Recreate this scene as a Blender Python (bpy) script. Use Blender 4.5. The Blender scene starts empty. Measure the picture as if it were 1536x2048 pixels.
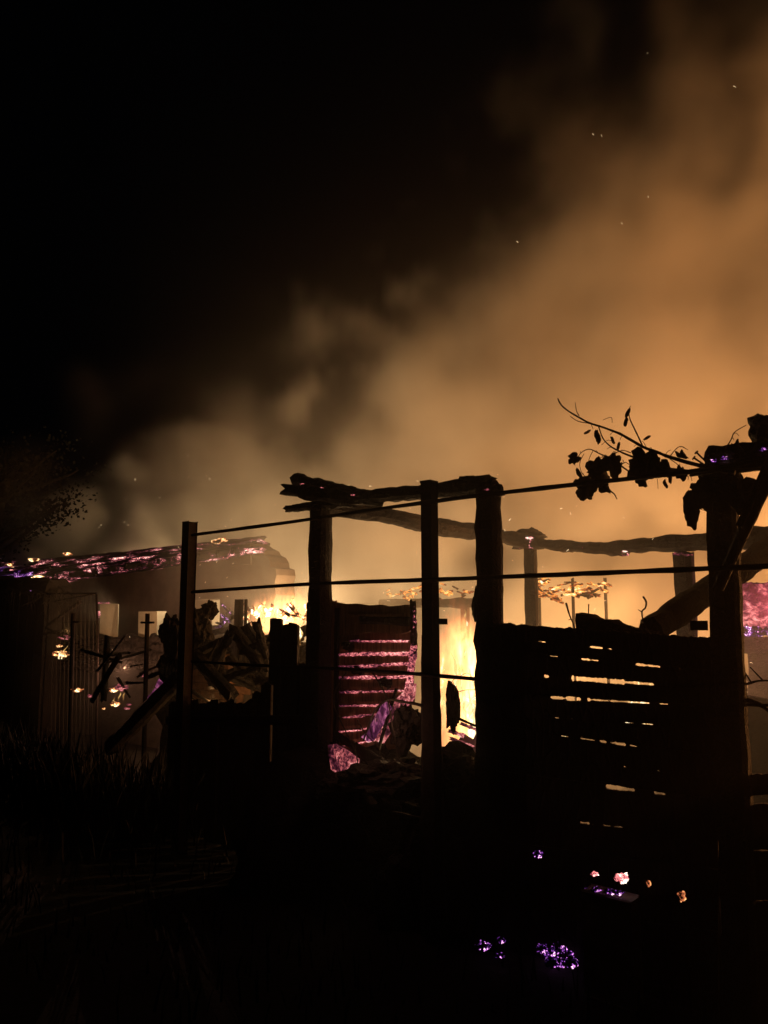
import bpy, bmesh, math, random
from mathutils import Vector, noise, Matrix
R = math.radians
scene = bpy.context.scene

# ------------------------------------------------------------------ camera
CAM = Vector((0.0, 0.0, 1.6)); PITCH = R(8.0); FPX = 1540.0
cd = bpy.data.cameras.new('camera'); cam = bpy.data.objects.new('camera', cd)
scene.collection.objects.link(cam)
cam.location = CAM; cam.rotation_euler = (R(90) + PITCH, 0, 0)
cd.sensor_fit = 'VERTICAL'; cd.sensor_height = 36.0; cd.sensor_width = 27.0
cd.lens = 36.0 * FPX / 2048.0; cd.clip_start = 0.05; cd.clip_end = 600
scene.camera = cam
# ------------------------------------------------------------------ night sky, exposure
world = bpy.data.worlds.new('World'); scene.world = world; world.use_nodes = True
bg = world.node_tree.nodes['Background']
bg.inputs['Color'].default_value = (0.7, 0.75, 1.0, 1); bg.inputs['Strength'].default_value = 0.0004
vs = scene.view_settings
vs.view_transform = 'Standard'; vs.look = 'None'; vs.exposure = 0.0; vs.gamma = 1.0; vs.use_curve_mapping = False
cy = scene.cycles
cy.max_bounces = 6; cy.diffuse_bounces = 2; cy.glossy_bounces = 2; cy.volume_bounces = 1; cy.transparent_max_bounces = 24
cy.transmission_bounces = 2
cy.sample_clamp_indirect = 2.0; cy.use_denoising = True
cy.caustics_reflective = False; cy.caustics_refractive = False
cy.volume_step_rate = 4.0; cy.volume_max_steps = 256
cy.use_adaptive_sampling = False

# ------------------------------------------------------------------ placing: the yard's frame
# the trellis, the shed and the outbuilding all run along D; N points away from the viewer, into the yard
P0 = Vector((1.4, 3.2, 0)); ANG = R(48.5)
D = Vector((-math.sin(ANG), math.cos(ANG), 0)); N = Vector((math.cos(ANG), math.sin(ANG), 0))
def ray(u, v):
    a = (u - 768) / FPX; b = (1024 - v) / FPX
    return Vector((a, math.cos(PITCH) - b * math.sin(PITCH), math.sin(PITCH) + b * math.cos(PITCH)))
def at(u, v, y):                    # point at distance y in front of the viewer
    d = ray(u, v); return CAM + d * (y / d.y)
def F(u, v, s=0.0):                 # point on the plane parallel to the trellis, s metres behind it
    d = ray(u, v); return CAM + d * ((s + P0.dot(N) - CAM.dot(N)) / d.dot(N))
def G(u, v, z=0.0):                 # point on the level z
    d = ray(u, v); return CAM + d * ((z - CAM.z) / d.z)
def loc(t, s, z=0.0): return P0 + D * t + N * s + Vector((0, 0, z))

# ------------------------------------------------------------------ where the fires burn (their lamps sit in and around the flames)
ORANGE = (1.0, 0.37, 0.10); YELLOW = (1.0, 0.63, 0.30); WARM = (1.0, 0.49, 0.17); PINKL = (1.0, 0.26, 0.28)
LIGHTS_MAIN = [(F(935, 1400, 1.25), 40, YELLOW)]
LIGHTS_HEAP = [(F(572, 1236, 2.9), 60, YELLOW)]
def V3(x, y, z): return Vector((x, y, z))
HIDDEN = [
    ('wide bank of flames hidden behind the plank wall', F(1230, 1500, 4.4), 7, 1.2, 0.9, [(F(1180, 1380, 4.4), 110, WARM)]),
    ('bank of flames off beyond the thick post', V3(7.2, 8.0, 0), 8, 1.2, 1.0, [(V3(7.2, 8.0, 1.2), 2100, ORANGE)]),
    ('flames burning deep behind the outbuilding', V3(-4.2, 14.6, 0), 8, 1.4, 1.0, [(V3(-4.2, 14.6, 0.8), 600, YELLOW)]),
    ('flames burning on the ground far behind the slatted door', V3(-0.6, 12.5, 0), 7, 1.2, 1.0, [(V3(-0.6, 12.5, 0.6), 620, YELLOW)]),
    ('flames burning on the ground behind the shed', V3(4.2, 10.4, 0), 8, 1.2, 1.0, [(V3(4.2, 10.4, 0.8), 560, WARM)]),
]
FIRE_POINTS = [LIGHTS_MAIN[0], LIGHTS_HEAP[0]] + [h[5][0] for h in HIDDEN]

# ------------------------------------------------------------------ materials
MATS = {}
def nodes_of(name):
    m = bpy.data.materials.new(name); m.use_nodes = True
    nt = m.node_tree; b = nt.nodes['Principled BSDF']
    b.inputs['Roughness'].default_value = 0.88; b.inputs['Specular IOR Level'].default_value = 0.25
    return m, nt, b
def texco(nt, scale=(1, 1, 1), rot=(0, 0, 0)):
    tc = nt.nodes.new('ShaderNodeTexCoord'); mp = nt.nodes.new('ShaderNodeMapping')
    mp.inputs['Scale'].default_value = scale; mp.inputs['Rotation'].default_value = rot
    nt.links.new(tc.outputs['Object'], mp.inputs['Vector']); return mp.outputs['Vector']
def tnoise(nt, vec, scale, detail=6, rough=0.6, dist=0.0):
    n = nt.nodes.new('ShaderNodeTexNoise'); nt.links.new(vec, n.inputs['Vector'])
    n.inputs['Scale'].default_value = scale; n.inputs['Detail'].default_value = detail
    n.inputs['Roughness'].default_value = rough; n.inputs['Distortion'].default_value = dist
    return n.outputs['Fac']
def ramp(nt, fac, stops):
    r = nt.nodes.new('ShaderNodeValToRGB'); nt.links.new(fac, r.inputs['Fac'])
    e = r.color_ramp.elements
    while len(e) < len(stops): e.new(0.5)
    for el, (p, c) in zip(e, stops):
        el.position = p; el.color = (*c, 1) if len(c) == 3 else c
    return r.outputs['Color']
def bump(nt, b, h, strength=0.5, dist=0.02):
    n = nt.nodes.new('ShaderNodeBump'); n.inputs['Strength'].default_value = strength; n.inputs['Distance'].default_value = dist
    nt.links.new(h, n.inputs['Height']); nt.links.new(n.outputs['Normal'], b.inputs['Normal'])
def mathn(nt, op, a, b):
    n = nt.nodes.new('ShaderNodeMath'); n.operation = op
    for i, x in enumerate((a, b)):
        if isinstance(x, (int, float)): n.inputs[i].default_value = x
        else: nt.links.new(x, n.inputs[i])
    return n.outputs[0]

def plain(name, dark, light, scale=8, stretch=(1, 1, 1), rough=0.88, bs=0.4, spec=0.25, metallic=0.0):
    m, nt, b = nodes_of(name); v = texco(nt, stretch); f = tnoise(nt, v, scale)
    nt.links.new(ramp(nt, f, [(0.3, dark), (0.7, light)]), b.inputs['Base Color'])
    b.inputs['Roughness'].default_value = rough; b.inputs['Specular IOR Level'].default_value = spec
    b.inputs['Metallic'].default_value = metallic
    bump(nt, b, tnoise(nt, v, scale * 3, 8, 0.7), bs); MATS[name] = m; return m
def charred(name, dark=(0.006, 0.005, 0.004), light=(0.022, 0.016, 0.012), scale=14, stretch=(1, 1, 1)):
    m, nt, b = nodes_of(name); v = texco(nt, stretch)
    vo = nt.nodes.new('ShaderNodeTexVoronoi'); vo.feature = 'DISTANCE_TO_EDGE'; vo.inputs['Scale'].default_value = scale * 2.2
    nt.links.new(v, vo.inputs['Vector'])
    f = tnoise(nt, v, scale, 7, 0.65)
    nt.links.new(ramp(nt, f, [(0.3, dark), (0.75, light)]), b.inputs['Base Color'])
    crack = ramp(nt, vo.outputs['Distance'], [(0.0, (0, 0, 0)), (0.12, (1, 1, 1))])
    bump(nt, b, mathn(nt, 'ADD', crack, tnoise(nt, v, scale * 4, 8, 0.7)), 0.55, 0.012)
    MATS[name] = m; return m
def along(nt, stretch):
    tc = nt.nodes.new('ShaderNodeTexCoord'); a = nt.nodes.new('ShaderNodeMapping'); b = nt.nodes.new('ShaderNodeMapping')
    a.inputs['Rotation'].default_value = (0, 0, -(math.pi / 2 + ANG)); b.inputs['Scale'].default_value = stretch
    nt.links.new(tc.outputs['Object'], a.inputs['Vector']); nt.links.new(a.outputs['Vector'], b.inputs['Vector']); return b.outputs['Vector']
def ember(name, lo, hi, strength, scale=30, stretch=(1, 1, 1), tint='pink', base=(0.012, 0.009, 0.008), broad=4.0, sampling=False, lengthwise=False):
    """charred wood glowing where the char has cracked open: violet rims, pink coals, pale hot spots"""
    m, nt, b = nodes_of(name); v = along(nt, stretch) if lengthwise else texco(nt, stretch)
    fine = tnoise(nt, v, scale, 6, 0.65, 0.6); wide = tnoise(nt, v, broad, 3, 0.5)
    f = mathn(nt, 'MULTIPLY', fine, mathn(nt, 'MULTIPLY', wide, 2.0))
    span = hi - lo
    cols = {'pink': [(0, 0, 0), (0.06, 0.010, 0.022), (0.50, 0.11, 0.115), (0.95, 0.36, 0.33), (1.0, 0.88, 0.70)],
            'violet': [(0, 0, 0), (0.03, 0.006, 0.08), (0.30, 0.07, 0.42), (0.90, 0.36, 0.62), (1.0, 0.88, 0.85)],
            'orchid': [(0, 0, 0), (0.06, 0.010, 0.04), (0.40, 0.10, 0.21), (0.88, 0.37, 0.47), (1.0, 0.82, 0.76)],
            'orange': [(0, 0, 0), (0.22, 0.03, 0.01), (0.9, 0.30, 0.05), (1.0, 0.62, 0.15), (1.0, 0.93, 0.65)],
            'white': [(0, 0, 0), (0.3, 0.08, 0.03), (1.0, 0.5, 0.16), (1.0, 0.82, 0.42), (1.0, 0.96, 0.82)]}[tint]
    st = [(max(0, min(1, lo + span * k)), c) for k, c in zip((0, 0.25, 0.5, 0.75, 1.0), cols)]
    nt.links.new(ramp(nt, f, st), b.inputs['Emission Color'])
    b.inputs['Emission Strength'].default_value = strength
    b.inputs['Base Color'].default_value = (*base, 1)
    bump(nt, b, fine, 0.6, 0.02)
    if not sampling: m.cycles.emission_sampling = 'NONE'
    MATS[name] = m; return m
def flame_mat(name, strength, white, scale=9.0, cover=0.42):
    m = bpy.data.materials.new(name); m.use_nodes = True; nt = m.node_tree; nt.nodes.clear()
    o = nt.nodes.new('ShaderNodeOutputMaterial'); e = nt.nodes.new('ShaderNodeEmission'); t = nt.nodes.new('ShaderNodeBsdfTransparent')
    mx = nt.nodes.new('ShaderNodeMixShader')
    v = texco(nt, (1, 1, 0.33))
    f = tnoise(nt, v, scale, 6, 0.6, 0.9); g = tnoise(nt, texco(nt, (1, 1, 0.22)), scale * 2.6, 5, 0.6, 0.6)
    k = mathn(nt, 'ADD', mathn(nt, 'MULTIPLY', f, 0.7), mathn(nt, 'MULTIPLY', g, 0.3))
    w = white
    k = mathn(nt, 'ADD', mathn(nt, 'MULTIPLY', mathn(nt, 'SUBTRACT', k, 0.5), 1.5), 0.5)
    nt.links.new(ramp(nt, k, [(0.26, (0.85, 0.22, 0.07)), (0.43 - 0.08 * w, (1.0, 0.40, 0.10)), (0.53 - 0.10 * w, (1.05, 0.62, 0.19)), (0.60 - 0.10 * w, (1.2, 0.92, 0.42)), (0.70 - 0.12 * w, (1.9, 1.7, 1.25))]), e.inputs['Color'])
    e.inputs['Strength'].default_value = strength
    nt.links.new(ramp(nt, k, [(cover - 0.05, (0, 0, 0)), (cover + 0.14, (1, 1, 1))]), mx.inputs['Fac'])
    nt.links.new(t.outputs[0], mx.inputs[1]); nt.links.new(e.outputs[0], mx.inputs[2]); nt.links.new(mx.outputs[0], o.inputs['Surface'])
    m.cycles.emission_sampling = 'NONE'; MATS[name] = m; return m
def glow(name, col, strength):
    m = bpy.data.materials.new(name); m.use_nodes = True; nt = m.node_tree; b = nt.nodes['Principled BSDF']
    b.inputs['Base Color'].default_value = (0.02, 0.015, 0.01, 1)
    v = texco(nt); f = tnoise(nt, v, 20, 3)
    nt.links.new(ramp(nt, f, [(0.3, tuple(0.6 * c for c in col)), (0.7, col)]), b.inputs['Emission Color'])
    b.inputs['Emission Strength'].default_value = strength; m.cycles.emission_sampling = 'NONE'; MATS[name] = m; return m

CH = charred('charred_wood')
CHB = charred('charred_board', (0.006, 0.005, 0.004), (0.024, 0.017, 0.012), 10, (1, 1, 0.35))
BROWN = plain('scorched_door_wood', (0.05, 0.028, 0.016), (0.26, 0.155, 0.08), 22, (3, 3, 0.25))
RUST = plain('rusty_steel', (0.008, 0.006, 0.005), (0.022, 0.015, 0.012), 30, rough=0.85, bs=0.3, spec=0.1)
WIRE = plain('dull_wire', (0.012, 0.01, 0.009), (0.03, 0.025, 0.02), 60, rough=0.8, bs=0.1, spec=0.15)
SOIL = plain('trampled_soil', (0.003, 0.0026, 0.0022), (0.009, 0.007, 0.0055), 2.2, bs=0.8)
PLASTER = plain('sooty_plaster', (0.11, 0.085, 0.07), (0.22, 0.17, 0.13), 2.5, bs=0.5)
BRICK = plain('sooty_brick', (0.10, 0.05, 0.03), (0.30, 0.16, 0.09), 18, bs=0.5)
MORTAR = plain('mortar', (0.05, 0.042, 0.035), (0.10, 0.085, 0.07), 30, bs=0.5)
STONE = plain('sooty_stone', (0.02, 0.016, 0.013), (0.06, 0.05, 0.04), 6, bs=0.8)
CONC = plain('grey_concrete', (0.10, 0.09, 0.085), (0.22, 0.2, 0.19), 14, bs=0.5)
LEAF = plain('withered_leaf', (0.010, 0.008, 0.004), (0.035, 0.026, 0.012), 30, rough=0.8, bs=0.3)
BARK = plain('vine_bark', (0.010, 0.008, 0.006), (0.04, 0.03, 0.02), 40, (1, 1, 0.3), bs=0.8)
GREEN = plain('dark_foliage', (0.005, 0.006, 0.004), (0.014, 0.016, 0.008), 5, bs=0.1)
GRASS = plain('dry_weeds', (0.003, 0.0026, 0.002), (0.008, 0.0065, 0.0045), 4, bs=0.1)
PALE = plain('pale_ash', (0.25, 0.22, 0.2), (0.5, 0.46, 0.42), 9, bs=0.7)
TILE = plain('sooty_roof_board', (0.008, 0.006, 0.006), (0.03, 0.022, 0.02), 12, (0.4, 1, 1), bs=0.6)
E_ROOF = ember('roof_embers', 0.61, 0.84, 2.8, 105, (0.16, 1, 1.2), 'pink', broad=9.0, lengthwise=True)
E_ROOFL = ember('roof_embers_violet', 0.63, 0.85, 3.0, 95, (0.16, 1, 1.2), 'violet', broad=8.0, lengthwise=True)
E_EDGE = ember('slat_edge_embers', 0.34, 0.80, 1.7, 90, (0.5, 1, 1), 'pink', broad=4, sampling=True, lengthwise=True)
E_COAL = ember('ground_coals', 0.52, 0.78, 2.6, 85, tint='violet', broad=26)
E_HOT = ember('hot_coals', 0.40, 0.74, 2.4, 26, tint='white', broad=9)
E_PLANK = ember('glowing_plank', 0.30, 0.95, 1.1, 40, (1, 1, 0.5), 'orchid', base=(0.03, 0.015, 0.02), broad=7, sampling=True)
E_PINK = ember('glowing_ash', 0.30, 0.84, 1.0, 55, tint='pink', base=(0.06, 0.03, 0.03), broad=8, sampling=True)
E_SPOT = ember('smouldering_wood', 0.66, 0.88, 2.2, 45, tint='pink', broad=5)
E_FAR = ember('far_orange_embers', 0.40, 0.74, 1.5, 14, (1, 1, 2.4), 'orange', broad=3.0)
E_HEAP = ember('burning_debris', 0.40, 0.70, 3.0, 26, tint='white', broad=7)
FL_MAIN = flame_mat('flame_main', 1.0, 0.15, 11.0, 0.47)
FL_HOT = flame_mat('flame_white', 1.25, 0.5, 12.0, 0.44)
FL_THIN = flame_mat('flame_thin', 0.9, 0.1, 10.0, 0.50)
SPARK = glow('spark', (1.0, 0.62, 0.28), 3.0)
SPARKW = glow('spark_pale', (1.0, 0.72, 0.40), 2.2)

# ------------------------------------------------------------------ mesh helpers
COL = scene.collection
def tag(o, label, cat, group=None, kind=None):
    o['label'] = label; o['category'] = cat
    if group: o['group'] = group
    o['kind'] = kind or 'thing'
    return o
def thing(name, label, cat, base, group=None):
    o = bpy.data.objects.new(name, None); COL.objects.link(o); o.location = base; o.empty_display_size = 0.1
    return tag(o, label, cat, group)
ORG = {}
def obj(name, vf, mat, parent=None, smooth=False, base=None):
    """link world-space (verts, faces) as one object; a part is stored relative to its thing"""
    vs_, fs = vf
    if parent is not None:
        off = ORG.get(parent.name) or Vector(parent.location)
    elif base is not None: off = Vector(base)
    else:
        off = Vector((sum(v[0] for v in vs_) / len(vs_), sum(v[1] for v in vs_) / len(vs_), min(v[2] for v in vs_)))
    me = bpy.data.meshes.new(name)
    me.from_pydata([tuple(Vector(v) - off) for v in vs_], [], fs)
    bm = bmesh.new(); bm.from_mesh(me); bmesh.ops.recalc_face_normals(bm, faces=bm.faces); bm.to_mesh(me); bm.free()
    if smooth: me.polygons.foreach_set('use_smooth', [True] * len(me.polygons))
    me.materials.append(mat); o = bpy.data.objects.new(name, me); COL.objects.link(o)
    if parent is not None: o.parent = parent
    else: o.location = off
    ORG[o.name] = off
    return o
def nv(p, sc, seed):
    q = Vector(p) * sc + Vector((seed * 7.31, seed * 3.17, seed * 5.73))
    return noise.noise_vector(q)
def rough_beam(p0, p1, w, h=None, seed=1, rough=0.12, taper=(1, 1), ragged=0.5, segs=None, bow=0.0, ring=10, square=0.75, up=None):
    """hewn or burnt timber: rounded-square section, uneven along its length, ends broken"""
    p0, p1 = Vector(p0), Vector(p1); h = h or w
    ax = p1 - p0; L = ax.length; ax.normalize()
    upv = Vector(up) if up is not None else (Vector((0, 0, 1)) if abs(ax.z) < 0.8 else N)
    e1 = ax.cross(upv).normalized(); e2 = e1.cross(ax).normalized()
    segs = segs or max(6, min(46, int(L / (0.55 * min(w, h)))))
    V, Fc = [], []
    for i in range(segs + 1):
        f = i / segs; c = p0 + ax * (L * f) + e2 * (bow * math.sin(math.pi * f))
        sc = taper[0] + (taper[1] - taper[0]) * f
        c = c + nv(c, 1.7, seed) * (rough * 0.35 * w)
        g = 1 + rough * 1.2 * noise.noise(c * (1.1 / w) + Vector((seed, 0, 0)))
        for k in range(ring):
            a = 2 * math.pi * k / ring + math.pi / 4; ca, sa = math.cos(a), math.sin(a)
            q = (abs(ca) ** 4 + abs(sa) ** 4) ** 0.25; r = (1 - square) + square / q
            p = c + (e1 * (ca * r * w * 0.5) + e2 * (sa * r * h * 0.5)) * sc * g
            p += nv(p, 2.2 / w, seed + 3) * (rough * w * 0.30) + nv(p, 6.0 / w, seed + 5) * (rough * w * 0.14)
            if i == 0: p -= ax * (ragged * w * (0.5 + noise.noise(p * (5 / w) + Vector((seed, 9, 2)))))
            if i == segs: p += ax * (ragged * w * (0.5 + noise.noise(p * (5 / w) + Vector((seed, 4, 7)))))
            V.append(p)
    for i in range(segs):
        for k in range(ring):
            a, b = i * ring + k, i * ring + (k + 1) % ring
            Fc.append((a, b, b + ring, a + ring))
    for i, rev in ((0, True), (segs, False)):
        c = sum((V[i * ring + k] for k in range(ring)), Vector()) / ring
        V.append(c + ax * ((0.25 if i == 0 else -0.25) * w * ragged)); ci = len(V) - 1
        for k in range(ring): Fc.append((i * ring + k, i * ring + (k + 1) % ring, ci))
    return V, Fc
def tube(pts, r, ring=7, sub=4, wob=0.0, seed=1):
    """a cane, wire or rail through the given points; r is one radius or one per point"""
    pts = [Vector(p) for p in pts]; n = len(pts)
    rs = r if isinstance(r, (list, tuple)) else [r] * n
    if len(rs) != n: rs = [rs[0] + (rs[-1] - rs[0]) * i / (n - 1) for i in range(n)]
    P, Q = [], []
    for i in range(n - 1):
        a, b, c, d = pts[max(i - 1, 0)], pts[i], pts[i + 1], pts[min(i + 2, n - 1)]
        for k in range(sub):
            t = k / sub
            P.append(0.5 * ((2 * b) + (c - a) * t + (2 * a - 5 * b + 4 * c - d) * t * t + (3 * b - a - 3 * c + d) * t ** 3)); Q.append(rs[i] + (rs[i + 1] - rs[i]) * t)
    P.append(pts[-1]); Q.append(rs[-1])
    V, Fc = [], []; prev = None
    for i, p in enumerate(P):
        ax = (P[min(i + 1, len(P) - 1)] - P[max(i - 1, 0)]).normalized()
        ref = prev if prev is not None else (Vector((0, 0, 1)) if abs(ax.z) < 0.8 else Vector((1, 0, 0)))
        e1 = ax.cross(ref).normalized(); e2 = e1.cross(ax).normalized(); prev = e2
        if wob: p = p + nv(p, 14, seed) * wob
        q = Q[i] * (1 + (0.25 * noise.noise(p * 60) if wob else 0))
        for k in range(ring):
            a = 2 * math.pi * k / ring; V.append(p + (e1 * math.cos(a) + e2 * math.sin(a)) * q)
    for i in range(len(P) - 1):
        for k in range(ring):
            a, b = i * ring + k, i * ring + (k + 1) % ring; Fc.append((a, b, b + ring, a + ring))
    Fc.append(tuple(range(ring))[::-1]); Fc.append(tuple((len(P) - 1) * ring + k for k in range(ring)))
    return V, Fc
def box(c, ex, ey, ez, jit=0.0, seed=1):
    """box with half-axes ex, ey, ez (vectors) and slightly worn corners"""
    bm = bmesh.new(); bmesh.ops.create_cube(bm, size=2.0)
    small = min(ex.length, ey.length, ez.length)
    for v in bm.verts: v.co = ex * v.co.x + ey * v.co.y + ez * v.co.z
    bmesh.ops.bevel(bm, geom=bm.edges[:], offset=small * 0.16, segments=1, affect='EDGES')
    V = [Vector(c) + v.co + (nv(v.co + Vector(c), 9, seed) * jit) for v in bm.verts]
    Fc = [tuple(v.index for v in f.verts) for f in bm.faces]; bm.free(); return V, Fc
def lump(c, r, seed=1, rough=0.45, sub=3, freq=2.2):
    bm = bmesh.new(); bmesh.ops.create_icosphere(bm, subdivisions=sub, radius=1.0)
    r = Vector((r, r, r)) if isinstance(r, (int, float)) else Vector(r)
    V = []
    for v in bm.verts:
        d = v.co.normalized()
        k = 1 + rough * noise.noise(d * freq * 0.7 + Vector((seed * 3.1, 0, 0))) + rough * 0.5 * noise.noise(d * freq * 2.1 + Vector((0, seed * 2.3, 0))) + rough * 0.22 * noise.noise(d * freq * 6 + Vector((0, 0, seed)))
        V.append(Vector(c) + Vector((d.x * r.x, d.y * r.y, d.z * r.z)) * k)
    Fc = [tuple(v.index for v in f.verts) for f in bm.faces]; bm.free(); return V, Fc
def leaf(c, size, aim, face, seed=1, curl=0.5, kind='vine'):
    """withered leaf hanging from c along aim; lobed outline, folded along the midrib and curled at the rim"""
    rnd = random.Random(seed); aim = Vector(aim).normalized(); side = aim.cross(Vector(face)).normalized(); nrm = side.cross(aim).normalized()
    out = []; ph = [rnd.uniform(0, 6.28) for _ in range(3)]
    n = 26
    for k in range(n):
        a = 2 * math.pi * k / n
        rr = (0.70 + 0.13 * math.cos(3 * a + ph[0]) + 0.09 * math.cos(5 * a + ph[1]) + 0.06 * math.cos(8 * a + ph[2]) + 0.05 * rnd.uniform(-1, 1)) if kind == 'vine' else (0.62 + 0.07 * rnd.uniform(-1, 1))
        wx = 1.0 if kind == 'vine' else 0.42
        out.append((0.5 - 0.55 * math.cos(a) * rr, math.sin(a) * rr * 0.55 * wx))
    rings = [(0.0, 1), (0.5, n), (1.0, n)]
    V, Fc = [], []
    def pt(x, y):
        fold = -abs(y) * 0.7 * curl; z = fold + curl * 0.5 * (x - 0.4) ** 2 - curl * 0.9 * (y * y) + 0.06 * math.sin(9 * x + seed) + 0.05 * math.sin(13 * y + seed * 2)
        return Vector(c) + (aim * x + side * y * (1 - 0.35 * curl) + nrm * z) * size
    V.append(pt(0.5, 0))
    for f in (0.55, 1.0):
        for (x, y) in out: V.append(pt(0.5 + (x - 0.5) * f, y * f))
    for k in range(n):
        j = (k + 1) % n
        Fc.append((0, 1 + k, 1 + j)); Fc.append((1 + k, 1 + n + k, 1 + n + j, 1 + j))
    base = list(V); nb = len(V)                 # give the blade a thickness
    V += [p + nrm * 0.0012 for p in base]
    Fc += [tuple(i + nb for i in f[::-1]) for f in Fc]
    for k in range(n):
        j = (k + 1) % n; a, b = 1 + n + k, 1 + n + j; Fc.append((a, b, b + nb, a + nb))
    return V, Fc
def slab(outer, holes, thick, nrm):
    """flat polygon (world points) with holes, given a thickness along nrm"""
    bm = bmesh.new(); edges = []
    for loop in [outer] + holes:
        vs_ = [bm.verts.new(p) for p in loop]
        edges += [bm.edges.new((vs_[i], vs_[(i + 1) % len(vs_)])) for i in range(len(vs_))]
    bmesh.ops.triangle_fill(bm, use_beauty=True, use_dissolve=False, edges=edges)
    fs = bm.faces[:]
    ret = bmesh.ops.extrude_face_region(bm, geom=fs)
    for v in [g for g in ret['geom'] if isinstance(g, bmesh.types.BMVert)]: v.co += nrm * thick
    bm.verts.index_update()
    V = [v.co.copy() for v in bm.verts]; Fc = [tuple(v.index for v in f.verts) for f in bm.faces]; bm.free(); return V, Fc
def tongue(base, h, r, seed, lean=(0, 0), flat=0.5):
    """one closed flame tongue: bulging foot, wavering body, pointed tip"""
    rnd = random.Random(seed); ring, segs = 10, 16; V, Fc = [], []
    for i in range(segs + 1):
        f = i / segs; prof = (0.55 + 0.9 * f) * (1 - f) ** 0.8 if f < 1 else 0.0
        prof = max(prof, 0.01) * (1 + 0.3 * math.sin(7 * f + seed))
        c = Vector(base) + Vector((lean[0] * f * f, lean[1] * f * f, h * f))
        c += Vector((noise.noise((f * 2.6, seed * 1.7, 0)), noise.noise((f * 2.6, 0, seed * 2.9)), 0)) * (0.55 * r + 0.12 * h * f)
        for k in range(ring):
            a = 2 * math.pi * k / ring
            d = D * math.cos(a) + N * (math.sin(a) * flat)
            V.append(c + d * r * prof * (1 + 0.45 * noise.noise((math.cos(a) * 1.3 + seed, math.sin(a) * 1.3, f * 4))))
    for i in range(segs):
        for k in range(ring):
            a, b = i * ring + k, i * ring + (k + 1) % ring; Fc.append((a, b, b + ring, a + ring))
    Fc.append(tuple(range(ring))); Fc.append(tuple(segs * ring + k for k in range(ring)))
    return V, Fc
def fire_or_fill_light(parent, p, watts, col):
    l = bpy.data.lights.new('fire_or_fill_light', 'POINT'); l.energy = watts; l.color = col; l.shadow_soft_size = 0.0
    o = bpy.data.objects.new('fire_or_fill_light', l); COL.objects.link(o); o.parent = parent; o.location = Vector(p) - Vector(parent.location)
    return o
def drop(p): return Vector((p[0], p[1], 0))

# ------------------------------------------------------------------ ground
def ground():
    V, Fc = [], []; n = 120
    def c(i): x = (i / n - 0.5) * 2; return 150 * (0.06 * x + 0.94 * x ** 3)
    for j in range(n + 1):
        for i in range(n + 1):
            x, y = c(i), 6 + c(j)
            z = 0.05 * noise.noise((x * 0.7, y * 0.7, 0)) + 0.03 * noise.noise((x * 2.3, y * 2.3, 4)) - 0.04
            V.append((x, y, z))
    for j in range(n):
        for i in range(n):
            a = j * (n + 1) + i; Fc.append((a, a + 1, a + n + 2, a + n + 1))
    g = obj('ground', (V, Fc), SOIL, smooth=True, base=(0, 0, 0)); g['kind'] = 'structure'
    g['label'] = 'bare trampled dark soil of the yard'
ground()

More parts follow.
